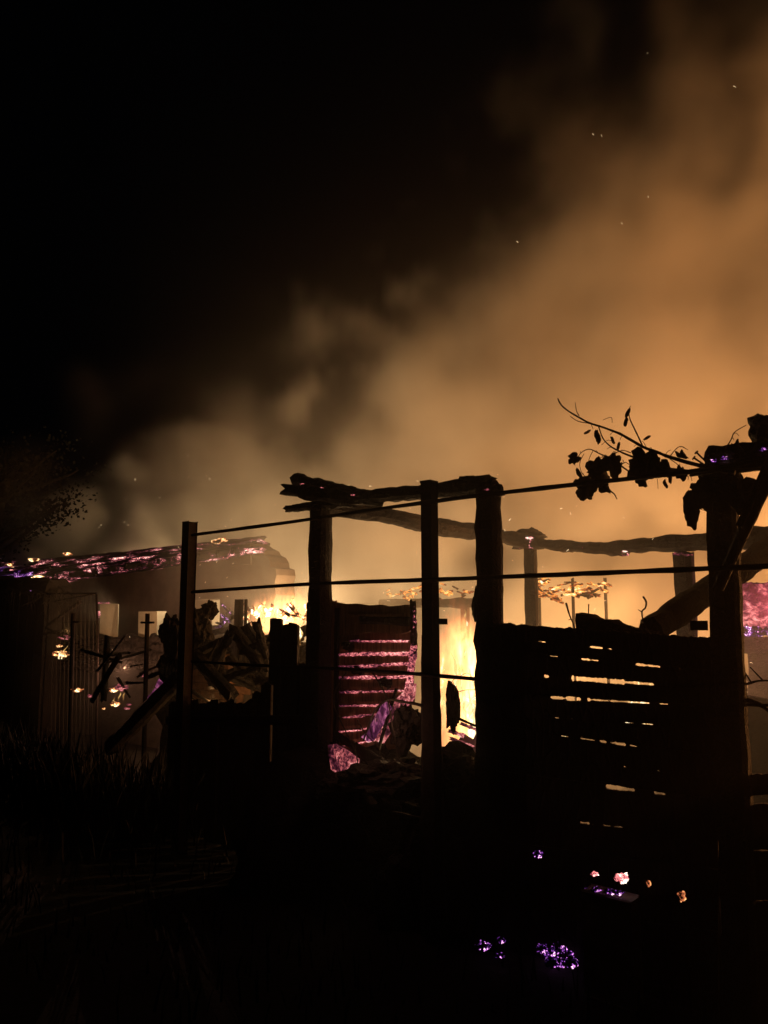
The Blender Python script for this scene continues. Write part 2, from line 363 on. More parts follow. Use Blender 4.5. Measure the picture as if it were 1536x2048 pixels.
# ------------------------------------------------------------------ burning outbuilding with its ember-covered roof
def outbuilding():
    S = 3.0
    t = thing('outbuilding', 'plastered outbuilding with three glowing openings and a collapsing ember-covered roof', 'building', drop(F(330, 1300, S)))
    low = lambda u: [F(u, 1275, S)[0], F(u, 1275, S)[1], -0.05]
    outer = [(60, 1178), (150, 1152), (240, 1135), (330, 1116), (400, 1103), (455, 1096), (498, 1086), (508, 1094), (520, 1100), (524, 1108), (534, 1113), (540, 1124), (541, 1134), (551, 1137), (553, 1150), (549, 1166), (552, 1190), (546, 1215), (556, 1240), (551, 1262)]
    O = [F(u, v, S) for u, v in outer] + [Vector(low(551)), Vector(low(60))]
    ops = [[(200, 1206), (238, 1208), (236, 1278), (199, 1278)], [(277, 1223), (333, 1222), (332, 1279), (276, 1279)], [(386, 1200), (440, 1197), (439, 1250), (386, 1252)]]
    obj('wall', slab(O, [[F(u, v, S) for u, v in o] for o in ops], 0.32, N), PLASTER, t)
    # a pier and the torn gable end stand proud of the wall
    obj('pier', slab([F(u, v, S - 0.03) for u, v in [(463, 1092), (500, 1088), (501, 1128), (463, 1131)]], [], 0.028, N), PLASTER, t)
    obj('gable_edge', rough_beam(F(537, 1120, S + 0.1), drop(F(549, 1180, S + 0.1)), 0.16, 0.2, 5, 0.2, ragged=0.2), PLASTER, t)
    # roof: long charred boards laid up the slope, one above the other
    roof = obj('roof', slab([F(-160, 1198, S - 0.25), F(520, 1098, S - 0.25), F(512, 1078, S + 1.2), F(-160, 1160, S + 1.2)], [], 0.05, Vector((0, 0, -1))), TILE, t)
    rnd = random.Random(4)
    for k in range(8):
        f = k / 7; s = S - 0.32 + 1.5 * f
        u1 = 400 + 118 * rnd.random() if k not in (0, 6) else 521
        if k == 7: u1 = 345
        if k == 3: u1 = 524
        v0 = 1205 - 62 * f; v1 = 1101 - 28 * f + (521 - u1) * 0.15
        a, b = F(-170, v0, s), F(u1, v1, s)
        mid = a.lerp(b, 0.40 + 0.1 * rnd.random())
        obj('roof_board', rough_beam(a, mid, 0.13, 0.075, 20 + k, 0.20, ragged=0.3, segs=60), E_ROOFL, roof)
        obj('roof_board', rough_beam(mid + (b - a).normalized() * 0.1, b, 0.13, 0.075, 40 + k, 0.24, ragged=0.9, segs=60), E_ROOF, roof)
    for (u, v, s, r) in ((433, 1083, S + 0.6, 0.05), (445, 1079, S + 0.7, 0.05), (20, 1130, S + .9, .07), (68, 1120, S + 1.0, .06), (135, 1108, S + 1.1, .055), (35, 1163, S, .06), (63, 1160, S, .07), (80, 1155, S, .06)):
        obj('hot_coal', lump(F(u, v, s), (r * 1.7, r * 1.7, r * 0.6), int(u), 0.6, 2), E_HOT, t)
    for k in range(14):
        u = 110 + 30 * k + rnd.uniform(-8, 8); v = 1158 - (u - 110) * 0.145
        p = F(u, v, S - 0.26)
        obj('rafter_end', rough_beam(p, p + Vector((0, 0, -0.02)) - N * 0.28, 0.07, 0.08, 60 + k, 0.25, ragged=0.5, segs=6), E_ROOF, t)
    obj('loose_batten', rough_beam(F(300, 1098, S + 1.2), F(520, 1088, S + 0.6), 0.05, 0.04, 77, 0.3, ragged=1.0, segs=40), E_ROOF, t)
    # embers along the opening heads
    obj('ember_lintel', rough_beam(F(198, 1206, S - 0.05), F(216, 1206, S - 0.05), 0.04, 0.025, 81, 0.3), E_EDGE, t)
    obj('ember_jamb', rough_beam(F(198, 1224, S - 0.05), F(198, 1236, S - 0.05), 0.045, 0.03, 82, 0.4), E_EDGE, t)
    obj('ember_jamb', rough_beam(F(384, 1205, S - 0.05), F(385, 1218, S - 0.05), 0.05, 0.04, 83, 0.4), E_HOT, t)
outbuilding()

def low_wall():
    t = thing('rubble_wall', 'low blackened rubble wall in front of the outbuilding openings', 'wall', drop(F(240, 1300, 2.4)))
    rnd = random.Random(8)
    for k in range(34):
        u = 100 + 8.4 * k
        for j in range(4):
            v = 1272 + 10 * math.sin(k * 0.9) * 0.4 + j * 17 + rnd.uniform(-2, 2)
            p = F(u + (j % 2) * 4, v + 9, 2.4)
            obj('stone', lump(p, (0.075, 0.12, 0.062), k * 5 + j, 0.35, 2), STONE, t)
    obj('core', slab([F(96, 1290, 2.45), F(180, 1284, 2.45), F(280, 1285, 2.45), F(386, 1290, 2.45), drop(F(386, 1290, 2.45)) - Vector((0, 0, .05)), drop(F(96, 1290, 2.45)) - Vector((0, 0, .05))], [], 0.22, N), STONE, t)
low_wall()

# ------------------------------------------------------------------ dark hut at the left edge
def hut():
    t = thing('hut', 'black plank hut with a ragged thatched eave beside the wire gate', 'hut', drop(F(40, 1300, 1.5)))
    s = 1.5; rnd = random.Random(12)
    for k in range(13):
        u0 = -130 + 17.2 * k; top = 1178 + rnd.uniform(-5, 6)
        a, b = F(u0, top, s), F(u0 + 15.6, top + rnd.uniform(-4, 4), s)
        lo = Vector((b.x, b.y, -0.05)); lo0 = Vector((a.x, a.y, -0.05))
        obj('plank', slab([a, b, lo, lo0], [], 0.03 + 0.008 * (k % 2), N), CHB, t)
    sd = F(93, 1180, s)
    for k in range(1):
        a = sd + N * (0.05 + 0.2 * k); obj('side_plank', slab([a, a + N * 0.19, Vector(((a + N * .19).x, (a + N * .19).y, -.05)), Vector((a.x, a.y, -.05))], [], 0.03, D), CHB, t)
    ev = obj('eave', rough_beam(F(-140, 1166, s - 0.12), F(112, 1174, s - 0.12), 0.34, 0.20, 31, 0.30, ragged=0.5, segs=40), CH, t)
    for k in range(26):
        u = -20 + 6.2 * k + rnd.uniform(-4, 4); v = 1178 + rnd.uniform(-8, 8)
        p = F(u, v, s - 0.25); obj('thatch_strand', tube([p, p + Vector((rnd.uniform(-.1, .2), rnd.uniform(-.1, .1), -.10)), p + Vector((rnd.uniform(-.15, .35), rnd.uniform(-.1, .1), -rnd.uniform(.15, .35)))], [0.012, 0.004], 5, 2), CH, ev)
    obj('ember_patch', lump(F(72, 1178, s - 0.2), (0.075, 0.05, 0.035), 3, 0.5, 3), E_COAL, t)
    # fallen poles by the hut corner
    for (a, b, r) in (((88, 1268), (135, 1262), .018), ((92, 1255), (130, 1275), .016), ((100, 1248), (160, 1204), .022)):
        obj('pole', rough_beam(F(*a, s - 0.2), F(*b, s - 0.2), r * 2, None, int(a[0]), 0.2, segs=14, ring=7), CH, t)
hut()
def wire_gate():
    s = 1.25; t = thing('wire_gate', 'thin steel frame with upright wires next to the dark hut', 'gate', drop(F(190, 1300, s)))
    g = lambda u, v: F(u, v, s)
    foot = drop(g(196, 1440))
    obj('top_bar', tube([g(92, 1187), g(193, 1187)], 0.011), RUST, t)
    obj('corner_brace', tube([g(110, 1202), g(193, 1187)], 0.009), RUST, t)
    obj('side_bar', tube([g(193, 1185), g(195, 1320), foot], 0.013), RUST, t)
    obj('cross_wire', tube([g(98, 1245), g(194, 1243)], 0.003), WIRE, t)
    for k in range(11):
        u = 104 + 8.2 * k; obj('wire', tube([g(u, 1190), g(u + 0.5, 1300), Vector((*g(u + 1, 1440).xy, 0.05))], 0.0032, 5, 3, 0.002, k), WIRE, t)
wire_gate()

# ------------------------------------------------------------------ thin stakes with short cross pieces
def stake(u, v, s, label, r=0.024, cross=(1,), cu=12, cv=17):
    p = F(u, v, s); t = thing('vine_stake', label, 'stake', drop(p), 'thin vine stakes with cross pieces')
    obj('post', rough_beam(p, drop(F(u - 2, 1420, s)) - Vector((0, 0, .1)), r * 2, None, int(u), 0.10, ragged=0.1, segs=20, ring=8), RUST, t)
    q = F(u, v + cv, s - 0.03)
    e = F(u + cu, v + cv, s - 0.03); b = F(u - (cu if -1 in cross else 3), v + cv, s - 0.03)
    obj('cross_piece', rough_beam(b, e, 0.024, 0.02, int(u) + 1, 0.1, ragged=0.1, segs=6, ring=8), RUST, t)
stake(147, 1227, 0.9, 'thin stake with a stub cross piece in front of the wire gate', 0.022)
stake(295, 1228, 0.7, 'thin stake with a cross piece before the second glowing opening', 0.019, (1, -1))

# ------------------------------------------------------------------ steel trellis: two uprights and three rails
def trellis():
    t = thing('trellis', 'dark steel trellis of two flat-topped uprights carrying three long rails', 'trellis', loc(3.8, 0))
    def upright(u, v, w, ub):
        p = F(u, v); q = drop(F(ub, 1420)); ax = (p - q)
        c = (p + q) / 2 - Vector((0, 0, 0.05))
        o = obj('upright', box(c, D * (w / 2), N * (w / 2), ax / 2 + Vector((0, 0, 0.05)), 0.002), RUST, t)
        return o
    upright(380, 1045, 0.076, 368)
    u2 = upright(858, 966, 0.062, 864)
    obj('end_cap', box(F(858, 966) + Vector((0, 0, 0.004)), D * 0.036, N * 0.036, Vector((0, 0, 0.006))), RUST, u2)
    obj('stub', box(F(884, 1243, 0.0), D * 0.026, N * 0.012, Vector((0, 0, 0.014))), RUST, u2)
    obj('stub', box(F(1398, 1251, 0.02), D * 0.030, N * 0.014, Vector((0, 0, 0.018))), RUST, t)
    s = -0.045
    def rail(pts, r, n):
        return obj('rail', tube([F(u, v, s) for u, v in pts], r, 8, 6, 0.0015, n), RUST, t)
    rail([(384, 1070), (560, 1047), (758, 1018), (950, 992), (1160, 968), (1420, 938), (1640, 902)], 0.0115, 1)
    rail([(384, 1184), (620, 1168), (848, 1160), (1000, 1154), (1200, 1146), (1420, 1137), (1640, 1128)], 0.0115, 2)
    rail([(384, 1323), (520, 1331), (660, 1337), (820, 1347), (960, 1359)], 0.0105, 3)
trellis()

# ------------------------------------------------------------------ burnt shed: three near posts, two far posts, roof beams
SB = 0.16
def shed():
    t = thing('shed_frame', 'charred timber frame of a burnt shed with broken roof beams', 'shed frame', loc(1.5, SB + 1.2))
    pst = lambda a, b, w, sd, s=SB, mat=CH, rg=0.15, ro=0.10: obj('post', rough_beam(F(*a, s), Vector((*F(*b, s).xy, -0.1)), w, None, sd, ro, (1, 1.06), rg, segs=44, ring=12, square=0.85, up=N), mat, t)
    pst((642, 1022), (636, 1500), 0.132, 3)
    pst((977, 975), (976, 1500), 0.131, 7, ro=0.16)
    pst((1441, 925), (1452, 1500), 0.128, 11, ro=0.10)
    # splinters and a nailed block on the posts
    for (u, v, s, r) in ((1443, 950, SB - 0.03, (0.095, 0.06, 0.055)), (988, 982, SB, (0.06, 0.06, 0.04)), (955, 1212, SB, (.03, .05, .09)), (622, 1215, SB, (.03, .05, .05))):
        obj('burl', lump(F(u, v, s), r, int(u), 0.4), CH, t)
    # near wall plate in three broken lengths
    obj('wall_plate', rough_beam(F(578, 1020, SB), F(700, 1002, SB), 0.10, 0.075, 15, 0.30, (0.6, 1.0), 0.5, segs=26), CH, t)
    obj('wall_plate', rough_beam(F(640, 1003, SB), F(985, 972, SB), 0.11, 0.085, 17, 0.22, (1.0, 0.95), 0.5, segs=40), CH, t)
    obj('wall_plate', rough_beam(F(800, 988, SB + .02), F(972, 962, SB + .02), 0.10, 0.06, 18, 0.24, (0.8, 1.0), 0.5, segs=30), CH, t)
    a = obj('broken_rafter', rough_beam(F(584, 982, SB - .1), F(745, 1000, SB), 0.10, 0.10, 19, 0.34, (1.0, 0.65), 1.1, segs=30), CH, t)
    obj('broken_rafter', rough_beam(F(604, 960, SB + .1), F(735, 988, SB + .05), 0.085, 0.075, 23, 0.36, (1.0, 0.6), 1.2, segs=30), CH, t)
    for (u, v, r) in ((768, 984, (.05, .04, .022)), (940, 958, (.06, .04, .016)), (690, 985, (.06, .04, .03))):
        obj('char_flake', lump(F(u, v, SB), r, int(u), 0.6), CH, t)
    for (u, v) in ((605, 968), (642, 976), (706, 990), (974, 979)):
        obj('ember_crack', lump(F(u, v, SB - 0.075), (.010, .012, .0035), int(u), 1.1, 3, 3), E_EDGE, t)
    # side beam running back, far wall plate, far posts
    far1, far2 = F(1060, 1085, SB + 2.45), F(1366, 1100, SB + 2.0)
    obj('side_beam', rough_beam(F(655, 1012, SB + .05), far1, 0.13, 0.13, 27, 0.24, (0.9, 1.0), 0.4, segs=44), CH, t)
    end = F(1640, 1068, SB + 1.5)
    obj('far_wall_plate', rough_beam(far1 + D * 0.12, F(1240, 1096, SB + 2.25), 0.135, 0.10, 29, 0.26, (1, 1), 0.3, segs=34), E_SPOT, t)
    obj('far_wall_plate', rough_beam(F(1215, 1096, SB + 2.28), end, 0.125, 0.12, 33, 0.22, (0.9, 1.1), 0.3, segs=40), CH, t)
    obj('char_flake', lump(far1 + Vector((0, 0, .07)), (.12, .1, .05), 4, 0.6), CH, t)
    for (u, v, s, r) in ((1058, 1076, 2.4, .028), (1025, 1084, 2.4, .018), (1355, 1108, 2.0, .028), (1375, 1110, 2.0, .02), (1250, 1103, 2.2, .016)):
        obj('ember_crack', lump(F(u, v, SB + s - 0.1), (r * 1.0, r * .6, r * .28), int(u), 1.1, 3, 3), E_EDGE, t)
    pst2 = lambda p, w, sd: obj('post', rough_beam(p, Vector((p.x, p.y, -0.1)), w, None, sd, 0.08, (1, 1), 0.1, segs=30, ring=10, up=N), CH, t)
    pst2(far1 + Vector((0, 0, -.03)), 0.105, 35); pst2(far2 + Vector((0, 0, -.03)), 0.135, 37)
    # top plate going on beyond the right post
    obj('wall_plate', rough_beam(F(1430, 912, SB), F(1640, 905, SB), 0.11, 0.10, 41, 0.22, (1, 1), 0.4, segs=20), CH, t)
    obj('wall_plate', rough_beam(F(1425, 938, SB - .04), F(1640, 930, SB - .04), 0.05, 0.035, 42, 0.22, (1, 1), 0.4, segs=20), CH, t)
    for k, (u, v) in enumerate(((1430, 921), (1448, 916), (1524, 898))):
        obj('ember_crack', lump(F(u, v, SB - 0.075), (.015, .015, .006), k + 60, 1.1, 3, 3), E_COAL, t)
    p = F(1650, 905, SB); obj('post', rough_beam(p, Vector((p.x, p.y, -0.1)), .12, None, 47, .10, (1, 1.05), .15, segs=30, ring=10, up=N), CH, t)
    # two long nails sticking out of the post head
    for a, b in (((1420, 931), (1393, 905)), ((1415, 934), (1388, 916))):
        n = obj('nail', tube([F(*a, SB - .08), F(*b, SB - .10)], 0.0042, 7, 1), RUST, t)
        q = F(*b, SB - .10); ax = (q - F(*a, SB - .08)).normalized()
        obj('nail_head', tube([q - ax * .002, q + ax * .004], 0.0095, 8, 1), RUST, n)
shed()

def brace():
    tag(obj('brace', rough_beam(F(1438, 1172, -0.02), F(1575, 868, -0.02), 0.052, 0.045, 51, 0.08, (0.85, 1.1), 0.3, segs=30), CHB), 'slim straight timber leaning across the right shed post', 'timber')
    tag(obj('brace', rough_beam(F(1480, 1050, -0.07), F(1580, 830, -0.07), 0.03, 0.02, 52, 0.08, segs=20), CHB), 'narrow batten lying on the slim leaning timber', 'batten')
    tag(obj('charred_log', rough_beam(F(1306, 1258, SB + .16), F(1590, 1062, SB + 1.9), 0.125, 0.135, 53, 0.12, (0.95, 1.15), 0.3, segs=44, ring=14, square=0.3), CH), 'thick burnt log propped diagonally behind the right post', 'log')
    tag(obj('charred_log', rough_beam(F(1170, 1245, SB + .12), F(1305, 1268, SB + .12), 0.10, 0.095, 54, 0.34, (0.95, 0.40), 0.6, segs=34), CH), 'short burnt log end lying along the top of the plank wall', 'log')
    tag(obj('charred_lump', lump(F(1527, 857, SB + .02), (.06, .06, .062), 61, 0.5), CH), 'knobbly charred stump sitting on the top beam', 'stump')
brace()

# ------------------------------------------------------------------ plank wall between the posts, daylight gaps where boards have burnt through
def plank_wall():
    sw = SB + 0.0
    t = thing('plank_wall', 'blackened wall of horizontal boards with burnt slits of firelight', 'wall', drop(F(1210, 1500, sw)))
    u0, u1 = 985, 1436; nu = 64
    # joint lines: v at u=1200 and slope, with the slits (from, to, opening px)
    lines = [(1296, .105, [(1072, 1092, 3.5), (1176, 1206, 6), (1212, 1224, 3)]),
             (1322, .098, [(1159, 1180, 6), (1180, 1198, 3), (1267, 1292, 8), (1292, 1321, 6), (1357, 1368, 3)]),
             (1361, .075, [(1084, 1098, 9), (1139, 1250, 15), (1250, 1308, 7)]),
             (1401, .058, [(1097, 1128, 7), (1128, 1162, 12), (1170, 1182, 9), (1182, 1300, 5), (1315, 1337, 3)]),
             (1442, .070, [(1106, 1119, 3), (1139, 1147, 2.5), (1246, 1268, 3), (1282, 1306, 2.5)]),
             (1483, .140, [(1157, 1190, 5), (1195, 1214, 7), (1217, 1252, 8), (1256, 1275, 4)]),
             (1528, .120, [(1243, 1253, 3)]),
             (1572, .130, [(1208, 1270, 12), (1304, 1331, 7), (1336, 1348, 3), (1374, 1384, 3)]),
             (1650, .110, [(1156, 1180, 8), (1203, 1222, 4), (1224, 1246, 2.5)])]
    rs = random.Random(15)
    for ln in lines:
        for _ in range(1):
            a_ = rs.uniform(1040, 1380); ln[2].append((a_, a_ + rs.uniform(5, 22), rs.uniform(1.5, 3.2)))
    def joint(i, u):
        v, k, _ = lines[i]; return v + k * (u - 1200)
    def opening(i, u):
        o = 0.0
        for a, b, w in lines[i][2]:
            if a <= u <= b:
                e = min(u - a, b - u) / (b - a); o = max(o, w * min(1.0, ((e * (b - a) / 3.0)) ** 0.6) * (0.70 + 0.4 * noise.noise((u * 0.06, i * 5.1, 1.0)) + 0.3 * noise.noise((u * 0.45, i * 2.3, 7.0))))
        return o
    def edge(fn, us): return [(u, fn(u)) for u in us]
    us = [u0 + (u1 - u0) * k / (nu * 4) for k in range(nu * 4 + 1)]
    rn = lambda u, k: noise.noise((u * 0.09, k * 3.7, 0.2)) * 2.2 + noise.noise((u * 0.31, k * 1.9, 4)) * 1.3
    n = len(lines)
    for b in range(n + 7):
        off = 0.004 + 0.016 * (b % 2); ov = 3.0
        def top(u):
            if b == 0: return 1247 + (u - 1000) * 0.070 + rn(u, 99) * 1.6 - 3.0 * max(0, noise.noise((u * .2, 8, 3)))
            if b <= n:
                o = opening(b - 1, u); j = joint(b - 1, u)
                return j + o * 0.5 + 0.12 * rn(u, b) if o > 0 else j - ov
            return 1650 + 62 * (b - n) + .13 * (u - 1200) - ov
        def bot(u):
            if b < n:
                o = opening(b, u); j = joint(b, u)
                return j - o * 0.5 - 0.5 * max(0, rn(u * 2.5, b + 30)) if o > 0 else j + ov
            return 1650 + 62 * (b + 1 - n) + .13 * (u - 1200) + ov
        T = [F(u, top(u), sw + off) for u in us]; B = [F(u, bot(u), sw + off) for u in us]
        if T[-1].z < -0.02: continue
        V, Fc = [], []; m = len(us)
        for P in (T, B): V += P
        V += [p + N * 0.019 for p in T] + [p + N * 0.019 for p in B]
        for k in range(m - 1):
            Fc += [(k, k + 1, m + k + 1, m + k), (2 * m + k, 3 * m + k, 3 * m + k + 1, 2 * m + k + 1), (k, 2 * m + k, 2 * m + k + 1, k + 1), (m + k, m + k + 1, 3 * m + k + 1, 3 * m + k)]
        Fc += [(0, m, 3 * m, 2 * m), (m - 1, 3 * m - 1, 4 * m - 1, 2 * m - 1)]
        obj('board', (V, Fc), CHB, t)
    # uprights the boards are nailed to
    for u in (1025, 1062, 1352, 1392):
        p = F(u, 1270 if u < 1200 else 1290, sw + .06); obj('stud', rough_beam(p, Vector((p.x, p.y, -.05)), 0.075, 0.04, int(u), 0.1, segs=20, up=N), CH, t)
plank_wall()
def side_wall():
    t = thing('plank_wall', 'low dark board wall with one wide bright slit right of the thick post', 'wall', drop(F(1560, 1600, SB)))
    for k, (va, vb) in enumerate(((1548, 1590), (1608, 1700), (1702, 1800), (1802, 1900), (1902, 2010), (2012, 2130), (2132, 2260))):
        pts = []
        for j in range(20):
            u = 1474 + 10 * j; pts.append(F(u, va + noise.noise((u * .1, k, 0)) * 3, SB + .02))
        back = []
        for j in range(19, -1, -1):
            u = 1474 + 10 * j; back.append(F(u, vb + noise.noise((u * .1, k, 5)) * 3 - (0 if k else (18 if u < 1503 else 0)) * -1, SB + .02))
        obj('board', slab(pts + back, [], 0.022, N), CHB, t)
side_wall()

# ------------------------------------------------------------------ smouldering slatted door
def door():
    s = SB + 0.22
    t = thing('slatted_door', 'scorched door of horizontal slats glowing pink along every edge', 'door', drop(F(745, 1500, s)))
    top = obj('top_panel', slab([F(u, v, s) for u, v in [(656, 1206), (668, 1204), (690, 1208), (712, 1207), (735, 1211), (760, 1209), (775, 1213), (800, 1211), (812, 1209), (822, 1216), (824, 1262), (800, 1268), (740, 1264), (700, 1270), (656, 1272)]], [], 0.03, N), BROWN, t)
    obj('panel_ledge', rough_beam(F(700, 1231, s - .012), F(812, 1229, s - .012), 0.014, 0.02, 5, 0.2, segs=30), BROWN, top)
    obj('panel_ledge', rough_beam(F(724, 1240, s - .008), F(818, 1243, s - .008), 0.03, 0.05, 6, 0.2, segs=30), CHB, top)
    obj('backing', slab([F(u, v, s + .05) for u, v in [(654, 1250), (824, 1246), (826, 1400), (806, 1440), (770, 1490), (654, 1525)]], [], 0.015, N), BROWN, t)
    ys = [(1284, 1281), (1308, 1305), (1332, 1328), (1356, 1352), (1385, 1378), (1410, 1402), (1438, 1428), (1466, 1452), (1496, 1478)]
    rd = random.Random(3)
    for k, (va, vb) in enumerate(ys):
        ue = 826 - (0 if k < 5 else 9 * (k - 4))
        a, b = F(656, va + rd.uniform(-4, 4), s + .02 - rd.uniform(0, .02)), F(ue - rd.uniform(0, 10), vb + rd.uniform(-6, 6), s + .02 - rd.uniform(0, .02))
        sl = obj('slat', rough_beam(a - Vector((0, 0, .038)) + N * .008, b - Vector((0, 0, .038)) + N * .008, 0.022, 0.070, 100 + k, 0.10, ragged=0.2, segs=30, up=(0, 0, 1)), BROWN, t)
        h = (0.007, 0.014, 0.017, 0.016, 0.012, 0.010, 0.007, 0.006, 0.005)[k]
        f0 = (0.3, .05, 0, 0, 0, .1, .25, .1, .3)[k]; f1 = (.95, 1, 1, 1, 1, .9, .8, .85, .7)[k]
        cut = rd.uniform(.35, .65); gap = rd.uniform(.02, .10)
        for q, (g0, g1) in enumerate(((f0, cut), (cut + gap, f1))):
            obj('ember_edge', rough_beam(a.lerp(b, g0) - N * .006, a.lerp(b, g1) - N * .006 + Vector((0, 0, rd.uniform(-.006, .006))), 0.030, h * rd.uniform(.8, 1.6), 120 + k + 20 * q, 0.5, (rd.uniform(.5, 1), rd.uniform(.8, 1.4)), 0.9, segs=70, ring=8), E_EDGE, sl)
        if k in (0, 2, 3, 5): obj('char_flake', lump(a.lerp(b, rd.uniform(.2, .9)) - N * .012 - Vector((0, 0, .03)), (.05, .012, .03), 160 + k, .8, 3, 3), CH, sl)
    obj('stile', rough_beam(F(826, 1205, s - .02), F(829, 1300, s - .02), 0.04, 0.03, 140, 0.16, ragged=0.5, segs=24), E_SPOT, t)
    obj('stile', rough_beam(F(828, 1296, s - .02), F(812, 1440, s - .02), 0.05, 0.03, 141, 0.35, ragged=0.5, segs=30), E_EDGE, t)
    obj('stile', rough_beam(F(668, 1204, s - .02), F(664, 1480, s - .02), 0.045, 0.03, 142, 0.14, ragged=0.3, segs=30), BROWN, t)
    fire_or_fill_light(t, F(752, 1440, -.16), 1.3, (1.0, 0.46, 0.30))  # lamp added in front of the door to brighten its face, no flame there
    obj('splinter', rough_beam(F(826, 1214, s), F(829, 1203, s), 0.012, 0.012, 143, 0.2, (1, .3), segs=6), CH, t)
door()
# glowing planks and sheets fallen against the foot of the door
def fallen():
    G1 = 'glowing planks fallen below the slatted door'
    data = [([(722, 1474), (728, 1470), (746, 1440), (764, 1408), (771, 1404), (780, 1416), (766, 1444), (744, 1482), (736, 1484)], .10, E_PLANK, 'orchid-glowing plank leaning steeply below the slatted door'),
            ([(748, 1480), (764, 1487), (776, 1468), (790, 1452), (797, 1440), (812, 1432), (806, 1420), (818, 1408), (826, 1396), (829, 1368), (818, 1366), (806, 1384), (790, 1400), (783, 1424), (768, 1452)], .14, E_PINK, 'broad ragged pink-glowing board leaning against the broad stake'),
            ([(656, 1490), (668, 1488), (690, 1500), (715, 1519), (712, 1536), (707, 1553), (690, 1548), (672, 1546), (655, 1534)], .12, E_PINK, 'ash-covered pink sheet lying at the foot of the slatted door')]
    for k, (poly, s_, m, lab) in enumerate(data):
        fine = []
        for (a, b) in zip(poly, poly[1:] + poly[:1]):
            for f in (0, .33, .66): fine.append((a[0] + (b[0] - a[0]) * f + 1.6 * noise.noise((a[0] + f * 9, k, 1)), a[1] + (b[1] - a[1]) * f + 1.6 * noise.noise((a[1] + f * 9, k, 5))))
        tag(obj('glowing_plank', slab([F(u, v, s_) for u, v in fine], [], .02, N), m), lab, 'plank', G1)
    tag(obj('charred_plank', rough_beam(F(757, 1497, .02), F(792, 1380, SB + .06), 0.02, 0.045, 158, 0.12, segs=24, up=(0.2, -.3, 1)), CH), 'black plank lying between the two glowing planks', 'plank')
    tag(obj('charred_plank', rough_beam(F(672, 1470, SB + .04), F(790, 1545, SB - .04), 0.03, 0.09, 159, 0.2, (0.6, 1.0), 0.5, segs=26, up=(0, -.3, 1)), CHB), 'dark curved board in front of the pink sheet', 'board')
    for k, (u, v, s, r, lab) in enumerate(((812, 1455, .14, (.09, .1, .13), 'jagged black debris lump against the wooden stake below the door'),
                                           (772, 1555, .05, (.22, .15, .10), 'wide low heap of black debris between the shed posts'),
                                           (690, 1585, .05, (.16, .15, .10), 'small black debris heap at the foot of the left shed post'),
                                           (905, 1415, .30, (.035, .04, .14), 'slim upright burnt stump before the tall flame'),
                                           (912, 1545, .20, (.16, .15, .10), 'dark debris heap below the tall flame'))):
        p = F(u, v, s); V, Fc = lump(p, r, 170 + k, 0.5, 4, 2.6)
        tag(obj('debris_lump', (V, Fc), CH), lab, 'debris')
    for (u, v, s, r, n) in ((748, 1546, .34, (.82, .17, .5), 1), (930, 1556, .30, (.42, .2, .5), 2)):  # first mound enlarged so firelight does not reach the ground in front
        p = F(u, v, s); tag(obj('debris_heap', lump((p.x, p.y, 0.1), (r[0], r[1], p.z), 180 + n, 0.35, 4, 3.0), CH), ['', 'big black mound under the slatted door, enlarged to block firelight', 'big black mound under the tall flame'][n], 'mound')
    # pale sheet and pink scraps in the opening under the flame
    tag(obj('ash_sheet', slab([F(u, v, .55) for u, v in [(903, 1500), (925, 1468), (945, 1480), (962, 1450), (964, 1512), (930, 1516)]], [], 0.02, N), PALE), 'pale ash-grey sheet lit by the tall flame above it', 'sheet')
    for k, (a, b, w) in enumerate((((902, 1462), (925, 1470), .03), ((906, 1478), (940, 1492), .03), ((925, 1448), (960, 1462), .03))):
        tag(obj('ember_scrap', rough_beam(F(*a, .5), F(*b, .5), w, w * .6, 190 + k, 0.5, ragged=.8, segs=12), E_PINK), ['pink glowing scrap at the upper left corner of the pale ash sheet', 'pink glowing scrap across the middle of the pale ash sheet', 'pink glowing scrap along the top of the pale ash sheet'][k], 'ember', 'scraps glowing on the ash sheet')
    # wooden stake tied to the steel upright
    tag(obj('wooden_stake', rough_beam(F(860, 1290, .05), Vector((*F(866, 1500, .05).xy, -.1)), 0.15, 0.08, 160, 0.08, (0.72, 1.05), 0.5, segs=34, up=N), CHB), 'broad burnt stake standing against the middle steel upright', 'stake')
fallen()

